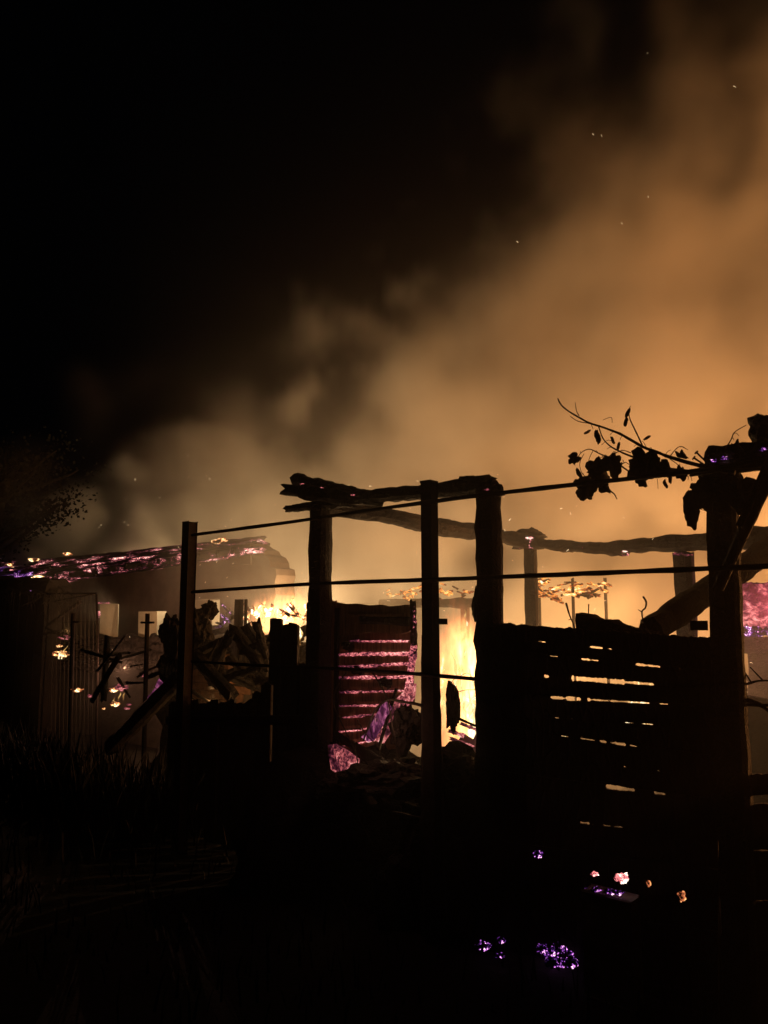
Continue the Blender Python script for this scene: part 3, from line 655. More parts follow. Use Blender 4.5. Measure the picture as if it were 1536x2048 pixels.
# ------------------------------------------------------------------ bare canes in front of the door
def canes():
    s = -0.02; g = 'bare vine canes looping before the slatted door'
    sets = [([(745, 1345), (762, 1372), (776, 1402), (782, 1435), (790, 1470), (798, 1520), (835, 1534)], .0045, 'thin cane bending down in front of the glowing planks'),
            ([(692, 1346), (672, 1375), (668, 1410), (680, 1440), (700, 1480), (715, 1520), (716, 1600)], .0045, 'thin cane looping beside the left shed post'),
            ([(845, 1411), (800, 1402), (775, 1400), (752, 1418), (738, 1448), (726, 1482)], .007, 'thick cane arching from the broad stake to the glowing plank'),
            ([(715, 1440), (735, 1472), (755, 1492), (765, 1520)], .0035, 'short thin cane behind the arching cane'),
            ([(900, 1430), (930, 1443), (962, 1456)], .008, 'stout cane slanting across the tall flame'),
            ([(900, 1375), (906, 1362), (915, 1355), (934, 1346), (945, 1357)], .0016, 'wire loop bent above the lower rail before the flame'),
            ([(918, 1384), (935, 1380), (960, 1380)], .0016, 'thin twig crossing the lower part of the flame'),
            ([(890, 1500), (925, 1512), (950, 1520), (960, 1495)], .004, 'bent cane under the ash sheet'),
            ([(705, 1610), (720, 1640), (745, 1690)], .004, 'dead stalk sloping down in the dark below the door'),
            ([(750, 1617), (790, 1624), (845, 1636)], .006, 'straight stick lying low in the dark below the door')]
    for k, (pts, r, lab) in enumerate(sets):
        tag(obj('cane', tube([F(u, v, s + (.2 if 4 <= k <= 7 else 0)) for u, v in pts], [r * 1.2, r * .7], 7, 6, .003, k), BARK), lab, 'cane', g)
    for k, (pts, r, lab) in enumerate((([(1132, 1206), (1139, 1228), (1143, 1240), (1152, 1262)], .0045, 'crooked dry twig rising from the plank wall beside the far post'),
                                       ([(1177, 1208), (1177, 1240)], .003, 'short straight twig standing behind the burnt log end'),
                                       ([(1287, 1193), (1293, 1204), (1291, 1216), (1284, 1224), (1288, 1245), (1300, 1268)], .0045, 'curly dry twig rising beside the thick propped log'),
                                       ([(1474, 1376), (1502, 1366), (1520, 1362), (1560, 1362)], .006, 'thin branch curving out right of the thick post'),
                                       ([(1474, 1398), (1510, 1404), (1540, 1425), (1580, 1470)], .011, 'stout forked branch hanging right of the thick post'),
                                       ([(1474, 1408), (1515, 1410), (1580, 1412)], .008, 'level branch below the curving thin branch'))):
        o = tag(obj('twig', tube([F(u, v, SB + .02) for u, v in pts], [r * 1.1, r * .6], 6, 5, .003, 30 + k), BARK), lab, 'twig', 'dry twigs by the plank wall')
        if k == 2: obj('side_twig', tube([F(1276, 1219, SB + .02), F(1284, 1224, SB + .02)], [.0015, .003], 5, 2), BARK, o)
        if k == 0: obj('side_twig', tube([F(1137, 1240, SB + .02), F(1143, 1238, SB + .02)], [.0015, .003], 5, 2), BARK, o)
        if k == 3:
            obj('side_twig', tube([F(1482, 1332, SB + .02), F(1503, 1366, SB + .02)], [.0025, .004], 5, 3), BARK, o)
            obj('side_twig', tube([F(1500, 1334, SB + .02), F(1527, 1362, SB + .02)], [.0025, .004], 5, 3), BARK, o)
canes()

# ------------------------------------------------------------------ grape vine over the right post
def vine():
    s = 0.02
    t = thing('grape_vine', 'withered grape vine with shrivelled leaves trained over the top rail', 'vine', drop(F(1440, 1000, s)))
    g = lambda u, v, ds=0.0: F(u, v, s + ds)
    cs = [([(1116, 797), (1124, 812), (1150, 830), (1180, 846), (1210, 856), (1240, 868), (1275, 888), (1310, 903), (1350, 918), (1420, 936), (1470, 945)], [.003, .0035, .004, .0045, .005, .006, .0065, .007, .008, .011, .012]),
          ([(1196, 850), (1206, 876), (1220, 892), (1242, 905), (1268, 915), (1300, 928), (1350, 940), (1420, 945)], [.0025, .003, .0035, .004, .005, .006, .007, .009]),
          ([(1256, 820), (1260, 838), (1268, 855), (1276, 872), (1286, 892)], [.002, .0025, .003, .0035, .004]),
          ([(1150, 926), (1162, 906), (1180, 898), (1200, 908), (1228, 922), (1262, 945), (1285, 955)], [.0018, .002, .0025, .003, .0035, .004, .004]),
          ([(1140, 832), (1155, 842), (1185, 848)], [.0015, .002, .0025]),
          ([(1150, 805), (1153, 822), (1158, 832)], [.0012, .0018, .002]),
          ([(1206, 840), (1222, 835), (1224, 846)], [.0012, .0015, .001]),
          ([(1212, 966), (1219, 980), (1228, 988), (1233, 998)], [.003, .0035, .003, .002]),
          ([(1410, 945), (1398, 985), (1390, 1015), (1392, 1048)], [.003, .0025, .002, .0015]),
          ([(1392, 1016), (1402, 1018), (1418, 1024)], [.0012, .0012, .001]),
          ([(1448, 900), (1462, 880), (1470, 864), (1492, 850)], [.003, .0025, .002, .0015]),
          ([(1340, 912), (1352, 898), (1362, 893), (1376, 900)], [.0025, .002, .002, .001]),
          ([(1314, 952), (1316, 978)], [.0012, .001]), ([(1168, 908), (1160, 925), (1163, 945), (1175, 958)], [.0016, .0014]), ([(1186, 900), (1178, 920), (1176, 945)], [.0018, .0014]), ([(1203, 890), (1216, 880), (1228, 884)], [.0014, .001]), ([(1238, 935), (1250, 925), (1262, 930), (1275, 925)], [.002, .0016]), ([(1340, 918), (1356, 930), (1366, 945)], [.002, .0016]), ([(1222, 912), (1244, 900), (1262, 906)], [.002, .002]),
          ([(1290, 946), (1330, 950), (1380, 944)], [.010, .009, .012]),
          ([(1380, 950), (1500, 930), (1620, 935)], [.009, .012, .014])]
    for k, (p, r) in enumerate(cs):
        obj('cane', tube([g(u, v, -0.03 + 0.012 * (k % 4)) for u, v in p], r, 7, 5, .003, k), BARK, t)
    dn = Vector((0, 0, -1)); W = 3.45 / FPX
    lv = [  # u, v of the stalk end, length px, direction (right, down), kind, curl
        (1268, 893, 62, (.35, 1), 'vine', .35), (1300, 895, 60, (-.2, 1), 'vine', .45), (1320, 905, 52, (-.5, 1), 'vine', .5),
        (1192, 852, 38, (.12, 1), 'long', .4), (1186, 858, 22, (-1, .55), 'long', .5), (1262, 812, 26, (-.5, 1), 'long', .5), (1254, 830, 24, (-.2, 1), 'long', .4),
        (1160, 905, 30, (-.9, .9), 'vine', .5), (1150, 932, 30, (.5, 1), 'long', .3), (1196, 905, 58, (.1, 1), 'vine', .5), (1214, 898, 55, (.25, 1), 'vine', .4), (1180, 945, 52, (-.25, 1), 'vine', .5), (1200, 935, 50, (.2, 1), 'vine', .6), (1170, 958, 40, (.05, 1), 'vine', .4),
        (1342, 900, 34, (.9, .5), 'long', .6), (1360, 894, 24, (.4, 1), 'long', .5), (1360, 928, 30, (.3, 1), 'vine', .6),
        (1376, 960, 92, (.05, 1), 'long', .2), (1384, 962, 80, (-.05, 1), 'long', .35), (1405, 955, 60, (.1, 1), 'vine', .4),
        (1452, 950, 72, (.7, .8), 'vine', .25), (1470, 962, 52, (.3, 1), 'vine', .5), (1468, 880, 32, (.4, .9), 'vine', .5), (1478, 872, 26, (-.3, 1), 'long', .5),
        (1206, 915, 46, (-.3, 1), 'vine', .6), (1190, 925, 48, (.4, 1), 'vine', .5), (1225, 905, 34, (.3, 1), 'vine', .6), (1165, 948, 34, (-.1, 1), 'vine', .5), (1330, 915, 36, (.2, 1), 'vine', .5), (1280, 930, 40, (.1, 1), 'vine', .5), (1340, 940, 26, (0, 1), 'long', .5), (1220, 870, 20, (.5, 1), 'long', .5), (1240, 880, 22, (-.3, 1), 'long', .5), (1245, 920, 26, (-.4, 1), 'long', .5), (1328, 955, 22, (.2, 1), 'long', .5), (1284, 882, 20, (.8, -.5), 'long', .5), (1424, 948, 60, (-.1, 1), 'vine', .4), (1440, 955, 60, (.2, 1), 'vine', .3)]
    for k, (u, v, px, (dx, dz), kd, cl) in enumerate(lv):
        aim = Vector((dx, 0, -dz)); c = g(u, v, -0.06 + 0.025 * (k % 5))
        q = min((g(*cp) for p_, _ in cs for a_, b_ in zip(p_, p_[1:]) for cp in [(a_[0] + (b_[0] - a_[0]) * f_ / 6, a_[1] + (b_[1] - a_[1]) * f_ / 6) for f_ in range(7)]), key=lambda x: (x - c).length)
        if (q - c).length > .008: obj('leaf_stalk', tube([q, q.lerp(c, .5) + Vector((0, 0, .006)), c], [.0016, .0011], 5, 3), BARK, t)
        obj('leaf', leaf(c, px * W * 1.25, aim, (0.25 * math.sin(k * 2.1), -1, 0.2 * math.cos(k)), 200 + k, cl, kd), LEAF, t)
vine()

# ------------------------------------------------------------------ left part of the yard: pales, brick stub, debris
def pales():
    s = 0.35
    t = thing('pale_fence', 'broken dark fence of upright pales between the left upright and the shed', 'fence', drop(F(480, 1500, s)))
    rnd = random.Random(21); u = 338; k = 0
    while u < 660:
        w = rnd.uniform(15, 22)
        c = u + w / 2
        if c < 500: v = 1402 + rnd.uniform(-3, 4) + max(0, (352 - c)) * 0.2
        elif c < 545: v = 1400 - (c - 495) * 0.72
        elif c < 562: v = 1236
        elif c < 592: v = 1248
        elif c < 604: v = 1325
        elif c < 622: v = 1290
        else: v = 1215
        if 545 <= c < 562: w = 10
        a = F(u, v + rnd.uniform(-4, 6), s + .03 * (k % 2)); b = F(u + w + 2, v + rnd.uniform(-4, 6), s + .03 * (k % 2))
        m = a.lerp(b, rnd.uniform(.3, .7)) + Vector((0, 0, rnd.uniform(0.0, .02)))
        obj('pale', slab([a, m, b, Vector((b.x, b.y, -.08)), Vector((a.x, a.y, -.08))], [], 0.022, N), CHB, t)
        u += w; k += 1
    obj('rail', rough_beam(F(338, 1440, s - .05), F(655, 1440, s - .05), 0.05, 0.07, 9, 0.1, segs=30), CHB, t)
pales()
def brick_stub():
    s = 1.3; t = thing('brick_wall', 'broken stub of sooty brick wall behind the left steel upright', 'wall', drop(F(415, 1300, s)))
    p0 = F(392, 1400, s); hb, lb = 0.071, 0.215
    base_z = 0.0
    for r in range(20):
        n = 4 if r < 14 else (3 if r < 17 else 2)
        z = base_z + hb * (r + 0.5)
        if z > 1.66: break
        for k in range(n):
            c = drop(p0) - D * ((k + (0.5 if r % 2 else 0)) * (lb + .012)) + Vector((0, 0, z)) + N * (0.0015 * math.sin(r * 3.1 + k * 7))
            obj('brick', box(c, D * (lb / 2), N * 0.05, Vector((0, 0, hb / 2 - .006)), .004, r * 7 + k), BRICK, t)
    c = drop(p0) - D * 0.42 + N * .004 + Vector((0, 0, .5))
    obj('mortar_core', box(c, D * 0.5, N * 0.036, Vector((0, 0, 0.5)), .004), MORTAR, t)
brick_stub()
def left_debris():
    g = 'charred debris by the left steel upright'
    for k, (u, v, s, r, lab) in enumerate(((340, 1262, .5, (.07, .08, .13), 'ragged burnt stub leaning on the left steel upright'),
                                           (420, 1220, 1.0, (.065, .06, .075), 'round black knob on top of the debris near the brick stub'),
                                           (398, 1262, .9, (.11, .1, .17), 'black debris clump between the upright and the brick stub'),
                                           (345, 1320, .5, (.10, .1, .24), 'tall black debris clump at the left steel upright'))):
        tag(obj('debris_lump', lump(F(u, v, s), r, 220 + k, 0.55, 4, 2.4), CH), lab, 'debris', g)
    for k, (a, b, w, s, lab) in enumerate((((392, 1312), (462, 1390), .10, .5, 'short burnt beam propped down from the left steel upright'),
                                           ((362, 1352), (225, 1492), .13, .4, 'heavy burnt beam slanting down to the weeds'),
                                           ((238, 1312), (185, 1400), .05, .6, 'thin burnt pole leaning among the embers on the left'),
                                           ((300, 1300), (215, 1325), .03, 1.2, 'thin pale-edged stick lying over the rubble'),
                                           ((215, 1275), (207, 1400), .06, .9, 'short black post beside the wire gate'))):
        q = F(*b, s); tag(obj('burnt_beam', rough_beam(F(*a, s), q, w, None, 230 + k, 0.14, segs=26), CH), lab, 'beam', g)
    rj = random.Random(88)
    jn = ['thin burnt lath', 'splintered burnt batten', 'crooked charred stick', 'broken charred rail']
    for k in range(16):
        u = 205 + 15 * k + rj.uniform(-6, 6); v = rj.uniform(1295, 1385); l = rj.uniform(30, 85); an = rj.uniform(-1.2, 1.2); s = rj.uniform(.5, 1.15)
        a, b2 = F(u - l * .5 * math.cos(an), v - l * .5 * math.sin(an), s), F(u + l * .5 * math.cos(an), v + l * .5 * math.sin(an), s + rj.uniform(-.15, .15))
        tag(obj('burnt_stick', rough_beam(a, b2, rj.uniform(.012, .045), None, 700 + k, .25, (1, .6), .9, segs=18, ring=7), CH), jn[k % 4] + [' lying over the rubble near the wire gate', ' leaning among the coals by the short black post', ' tangled beside the second thin stake', ' propped near the left steel upright'][k // 4], 'stick', 'burnt sticks tangled on the left')
    lab2 = ['blackened beam end', 'split charred post', 'burnt rafter piece', 'charred board scrap']; where = [' in front of the brick stub', ' piled over the foot of the brick stub', ' jutting from the debris behind the pale fence', ' leaning on the black heap']
    for k in range(16):
        u = 405 + 9.5 * k + rj.uniform(-6, 6); v = rj.uniform(1296, 1372) if u < 450 else rj.uniform(1255, 1365); l = rj.uniform(40, 95); an = rj.uniform(-1.5, 1.5); s = rj.uniform(.6, 1.05)
        a, b2 = F(u - l * .5 * math.cos(an), v - l * .5 * math.sin(an), s), F(u + l * .5 * math.cos(an), v + l * .5 * math.sin(an), s + rj.uniform(-.12, .12))
        tag(obj('burnt_beam', rough_beam(a, b2, rj.uniform(.05, .11), None, 740 + k, .28, (1, .7), .9, segs=18, ring=9), CH), lab2[k % 4] + where[k // 4], 'beam', 'burnt beams piled by the brick stub')
    # blackened heap with the flaming top
    t = thing('debris_heap', 'black heap of fallen timbers with flames along its crest', 'heap', drop(F(520, 1300, 2.0)))
    rnd = random.Random(31)
    for k in range(26):
        u = 445 + rnd.random() * 190; v = 1262 + rnd.random() * 120; s = 1.7 + rnd.random() * .5
        a = F(u - rnd.uniform(20, 60), v + rnd.uniform(-10, 40), s); b = F(u + rnd.uniform(20, 60), v + rnd.uniform(-30, 10), s + rnd.uniform(-.3, .3))
        obj('timber', rough_beam(a, b, rnd.uniform(.06, .11), None, 240 + k, 0.2, segs=16), CH, t)
    obj('timber', rough_beam(F(478, 1200, 1.6), Vector((*F(476, 1330, 1.6).xy, 0)), 0.10, 0.06, 270, 0.1, ragged=.1, segs=18), CH, t)
    obj('timber', rough_beam(F(492, 1199, 1.65), Vector((*F(491, 1330, 1.65).xy, 0)), 0.03, 0.03, 271, 0.1, ragged=.1, segs=18), CH, t)
    obj('heap_core', lump(Vector((*F(525, 1300, 2.2).xy, .35)), (1.05, .5, 1.05), 272, 0.25, 4, 3), CH, t)
    for k in range(34):
        u = 430 + rnd.random() * 190; v = 1245 - 26 * math.sin((u - 430) / 190 * 3.0) + rnd.uniform(-6, 16)
        p = F(u, v, 1.9 + rnd.random() * .3); d = Vector((rnd.uniform(-.12, .12), rnd.uniform(-.05, .05), rnd.uniform(-.02, .12)))
        obj('ember_stick', rough_beam(p, p + d, rnd.uniform(.022, .05), None, 280 + k, 0.45, (1, .5), .6, segs=10, ring=8), E_HEAP if u > 485 else E_SPOT if k % 2 else E_COAL, t)
left_debris()

def coals():
    """glowing chunks: on the yard floor, on the block, on the left by the gate"""
    def chunk(u, v, r, lab, mat, pos=None, flat=0.6, seed=None):
        p = pos or G(u, v, 0.03)
        tag(obj('coal', lump(p, (r, r * .8, r * flat), seed or int(u + v), 0.75, 4, 2.6), mat), lab, 'coal', 'glowing coals around the yard')
    chunk(1116, 1908, .062, 'largest violet coal on the ground below the plank wall', E_COAL, flat=.7)
    chunk(1140, 1924, .034, 'violet coal resting against the largest coal', E_COAL)
    chunk(1104, 1926, .03, 'small violet coal touching the front of the largest coal', E_COAL)
    chunk(1083, 1896, .028, 'dim violet coal beside the dry stalks', E_COAL)
    chunk(966, 1892, .03, 'lone pinkish coal on the dark soil left of the dry stalks', E_COAL)
    chunk(1002, 1880, .02, 'tiny coal just behind the lone pinkish coal', E_COAL)
    chunk(998, 1911, .018, 'tiny coal just in front of the lone pinkish coal', E_COAL)
    chunk(0, 0, .026, 'bright pink coal above the concrete block', E_PINKHOT, F(1245, 1755, -.02))
    chunk(0, 0, .014, 'pink speck of coal lodged in the boards above the concrete block', E_PINKHOT, F(1190, 1748, .0), seed=5)
    chunk(0, 0, .022, 'faint violet coal lodged low in the plank wall', E_COAL, F(1075, 1708, .0), seed=6)
    chunk(0, 0, .013, 'pale hot coal lodged low in the plank wall near the thick post', E_HOT, F(1364, 1792, -.01), flat=1.2, seed=7)
    chunk(0, 0, .008, 'tiny hot fleck on the plank wall beside the pale coal', E_HOT, F(1297, 1767, -.01), flat=1.6, seed=8)
    # block on end with coals along its top edge
    c = F(1222, 1835, -.02); t = thing('concrete_block', 'dim concrete block on the ground with coals along its top', 'block', drop(c))
    h = F(1222, 1788, -.02).z
    obj('block', box(Vector((c.x, c.y, h / 2)), D * .105, N * .045, Vector((0, 0, h / 2)), .004), CONC, t)
    for k, (u, v, r) in enumerate(((1186, 1779, .02), (1215, 1783, .024), (1230, 1785, .02), (1165, 1775, .008))):
        tag(obj('coal', lump(F(u + 6, v, -.05), (r, r * .7, r * .4), 300 + k, .9, 3, 3), E_COAL), ['violet coal on the left end of the concrete block', 'violet coal at the middle of the concrete block top', 'violet coal at the right end of the concrete block', 'tiny coal at the left corner of the concrete block'][k], 'coal', 'glowing coals around the yard')
    # left of the yard
    L = [(122, 1308, 1.3, .085, E_HOT, 'pink-white burning clump at the hut corner'), (128, 1275, 1.35, .06, E_PINK, 'pale smoking ash clump above the burning clump'), (118, 1292, 1.35, .04, E_HOT, 'small glowing clump under the smoking ash'),
         (154, 1380, .8, .05, E_HOT, 'long bright coal beside the thin stake'), (181, 1392, .9, .03, E_PINK, 'dim pink coal behind the wire gate'), (231, 1408, .9, .05, E_HOT, 'yellow-white coal in the middle of the left embers'),
         (208, 1417, .8, .02, E_HOT, 'small white coal next to the leaning pole'), (253, 1417, .9, .028, E_PINK, 'paired pink coal right of the yellow-white coal'), (258, 1409, .9, .022, E_PINK, 'small pink coal right of the yellow-white coal'), (240, 1375, 1.2, .07, E_PINK, 'ash-grey coal pile on the rubble'), (225, 1380, 1.2, .05, E_HOT, 'flat hot coal on the rubble beside the ash-grey pile'), (292, 1352, .9, .035, E_PINK, 'faint pink coal behind the second thin stake')]
    for k, (u, v, s, r, m, lab) in enumerate(L):
        tag(obj('coal', lump(F(u, v, s), (r * .9, r * .6, r * .36), 320 + k, 0.9, 4, 2.8), m), lab, 'coal', 'glowing coals around the yard')
    tag(obj('glowing_plank', rough_beam(F(318, 1375, .8), F(337, 1332, .8), .02, .075, 340, .2, (1, .6), .8, segs=16, up=(1, -.2, .3)), E_PINK2), 'short pink glowing plank standing left of the steel upright', 'plank')
    tag(obj('glowing_plank', rough_beam(F(300, 1398, .8), F(312, 1380, .8), .02, .06, 341, .2, (1, .6), .8, segs=12, up=(1, -.2, .3)), E_PINK2), 'small dim glowing plank under the short pink one', 'plank')
    # dry stalks by the largest coal
    for k, (a, b) in enumerate((((1117, 1940), (1116, 1862)), ((1110, 1935), (1108, 1880)), ((1126, 1930), (1130, 1890)))):
        p = G(a[0], a[1], 0.0); q = at(b[0], b[1], p.y - .06)
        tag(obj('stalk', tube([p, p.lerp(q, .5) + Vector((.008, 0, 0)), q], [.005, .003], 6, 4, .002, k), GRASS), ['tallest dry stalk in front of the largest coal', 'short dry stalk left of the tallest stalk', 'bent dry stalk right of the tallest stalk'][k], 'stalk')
E_PINKHOT = ember('pink_hot_coals', 0.28, 0.62, 2.2, 60, tint='pink', broad=14)
E_PINK2 = ember('pink_plank', 0.22, 0.9, 1.2, 26, (1, 1, 0.6), 'orchid', base=(0.05, 0.02, 0.03), broad=4)
coals()

# ------------------------------------------------------------------ far glowing debris seen through the smoke
def far_embers():
    t = thing('ember_stack', 'hazy stack of orange glowing sticks beyond the shed', 'burning stack', drop(F(1145, 1200, 4.2)))
    rnd = random.Random(51)
    for k in range(52):
        u = 1075 + rnd.random() * 132; v = 1160 + rnd.random() * 36 + 8 * math.sin(u * .12); s = 4.0 + rnd.random() * .4
        l = rnd.uniform(4, 26)
        obj('ember_stick', rough_beam(F(u, v, s), F(u + l, v + rnd.uniform(-9, 9), s), rnd.uniform(.010, .036), None, 400 + k, .3, segs=10, ring=6), E_FAR, t)
    for u in (1078, 1145, 1210): obj('stack_post', rough_beam(F(u, 1158, 4.3), drop(F(u, 1200, 4.3)), .03, None, u, .12, segs=18), CH, t)
    t = thing('ember_stack', 'faint row of orange embers glowing beyond the slatted door', 'burning stack', drop(F(850, 1200, 4.4)))
    for k in range(40):
        u = 772 + rnd.random() * 165; v = 1188 + rnd.uniform(-8, 8) - (14 if 830 < u < 850 or 880 < u < 915 else 0) * rnd.random()
        obj('ember_stick', rough_beam(F(u, v, 4.4), F(u + rnd.uniform(4, 12), v + rnd.uniform(-6, 6), 4.4), rnd.uniform(.018, .04), None, 470 + k, .3, segs=8, ring=6), E_FAR, t)
    obj('log', rough_beam(F(765, 1206, 4.5), F(945, 1206, 4.5), .12, None, 520, .2, segs=30), CH, t)
    for u in (785, 930): obj('stack_post', rough_beam(F(u, 1206, 4.55), drop(F(u, 1230, 4.55)), .10, None, u, .12, segs=14), CH, t)
    # pink-glowing wall of embers on the far right
    t = thing('ember_wall', 'smouldering wall glowing pink through smoke right of the thick post', 'ember wall', drop(F(1540, 1250, 2.9)))
    for k in range(7):
        v0 = 1180 + 13 * k
        obj('charred_board', rough_beam(F(1482 + 5 * ((k * 5) % 4), v0, 3.5), F(1860, v0 - 4, 3.2), .05, .125, 530 + k, .22, ragged=.8, segs=60), E_WALL if k < 6 else E_COAL, t)
    for k in range(9):
        v0 = 1290 + 26 * k
        obj('charred_board', rough_beam(F(1490 + 9 * ((k * 3) % 4), v0, 3.5), F(1860, v0 + 2, 3.2), .04, .14, 560 + k, .12, segs=24), CH, t)
    p = F(1500, 1180, 3.6); obj('post', rough_beam(p, drop(p), .10, None, 540, .1, segs=20), CH, t)
    p = F(1800, 1170, 3.3); obj('post', rough_beam(p, drop(p), .10, None, 541, .1, segs=20), CH, t)
    # grey sheet and the pale post end low on the right
    fire_or_fill_light(t, F(1540, 1215, 3.2), 16, PINKL)
    tag(obj('scorched_sheet', slab([F(u, v, 1.6) for u, v in [(1470, 1385), (1500, 1392), (1560, 1402), (1700, 1420)]] + [Vector((*F(1700, 1500, 1.6).xy, -.03)), Vector((*F(1470, 1500, 1.6).xy, -.03))], [], .03, N), STONE), 'grey scorched sheet standing behind the low board wall', 'sheet')
    p = F(1491, 1488, .9); tag(obj('pale_post', rough_beam(p, Vector((*F(1490, 1560, .9).xy, 0)), .06, .05, 545, .12, (.7, 1), .2, segs=20), PALE), 'short pale post end lit brightly behind the thick post', 'post')
    tag(obj('ash_pile', lump(Vector((*F(1530, 1600, .8).xy, .2)), (.4, .25, .42), 547, .3, 4), PALE), 'pale ash pile seen through the slit right of the thick post', 'ash')
E_WALL = ember('pink_wall', 0.40, 0.95, 1.3, 16, (1, 1, 1.5), 'pink', base=(0.06, 0.02, 0.03), broad=2.0)
far_embers()

# ------------------------------------------------------------------ fires
def fire(label, base, tongues, mats, lights):
    t = thing('fire', label, 'fire', base, 'fires burning in the yard')
    for k, (p, h, r, lean, m) in enumerate(tongues): obj('flame', tongue(p, h, r, 600 + k + int(abs(base[0]) * 31), lean), m, t, smooth=True)
    for p, w, c in lights: fire_or_fill_light(t, p, w, c)
    return t
rnd = random.Random(77)
FB = F(925, 1530, .95)
tg = []
for k in range(7):                                      # body of the flame
    u = 866 + rnd.random() * 122; v = 1510 - rnd.random() * 170; s = .85 + rnd.random() * .5
    hot = u > 915 and rnd.random() < .8
    top = 1330 + rnd.uniform(-18, 50)
    tg.append((F(u, v, s), max(.15, (v - top) * 4.9 / FPX), rnd.uniform(.06, .12), (rnd.uniform(-.06, .1), 0), FL_HOT if hot else FL_MAIN))
for k in range(26):                                     # licking filaments over it
    u = 870 + rnd.random() * 112; v = 1490 - rnd.random() * 120
    tg.append((F(u, v, .72 + rnd.random() * .3), rnd.uniform(.12, .30), rnd.uniform(.008, .020), (rnd.uniform(-.08, .12), 0), (FL_MAIN, FL_THIN, FL_MAIN)[k % 3]))
for k in range(5):                                      # torn upper fringe
    u = 884 + rnd.random() * 76; v = 1280 - rnd.random() * 45 - (12 if u > 935 else 0)
    tg.append((F(u, v, .95), rnd.uniform(.04, .10), rnd.uniform(.006, .012), (rnd.uniform(-.03, .06), 0), FL_THIN))
MAINFIRE = fire('tall yellow-white flame roaring between the two right-hand shed posts', drop(FB), tg, None, [(p, w, c) for p, w, c in LIGHTS_MAIN])
tg = []
for k in range(30):
    u = 492 + rnd.random() * 130; v = 1250 + rnd.uniform(-14, 16) + (10 if u > 590 else 0); s = 1.85 + rnd.random() * .35
    big = rnd.random() < .3
    tg.append((F(u, v, s), rnd.uniform(.10, .27) if big else rnd.uniform(.05, .13), rnd.uniform(.025, .045) if big else rnd.uniform(.010, .024), (rnd.uniform(-.05, .20), 0), (FL_HOT, FL_MAIN, FL_HOT)[k % 3]))
tg.append((F(600, 1290, 1.2), .17, .03, (0, 0), FL_HOT))
HEAPFIRE = fire('low white-yellow flames along the crest of the black debris heap', drop(F(560, 1260, 2.1)), tg, None, LIGHTS_HEAP)
def hidden_fire(label, c, n, spread, hmax, lights):
    r2 = random.Random(int(c[0] * 17 + 5)); tg = []
    for k in range(n):
        p = Vector(c) + D * r2.uniform(-spread, spread) + N * r2.uniform(-.3, .3); p.z = 0.02 + .1 * r2.random()
        tg.append((p, r2.uniform(.4, hmax), r2.uniform(.09, .17), (r2.uniform(-.1, .15), 0), FL_MAIN))
    fire(label, drop(c), tg, None, lights)
for lab, c, n, sp_, hm, li in HIDDEN: hidden_fire(lab, c, n, sp_, hm, li)

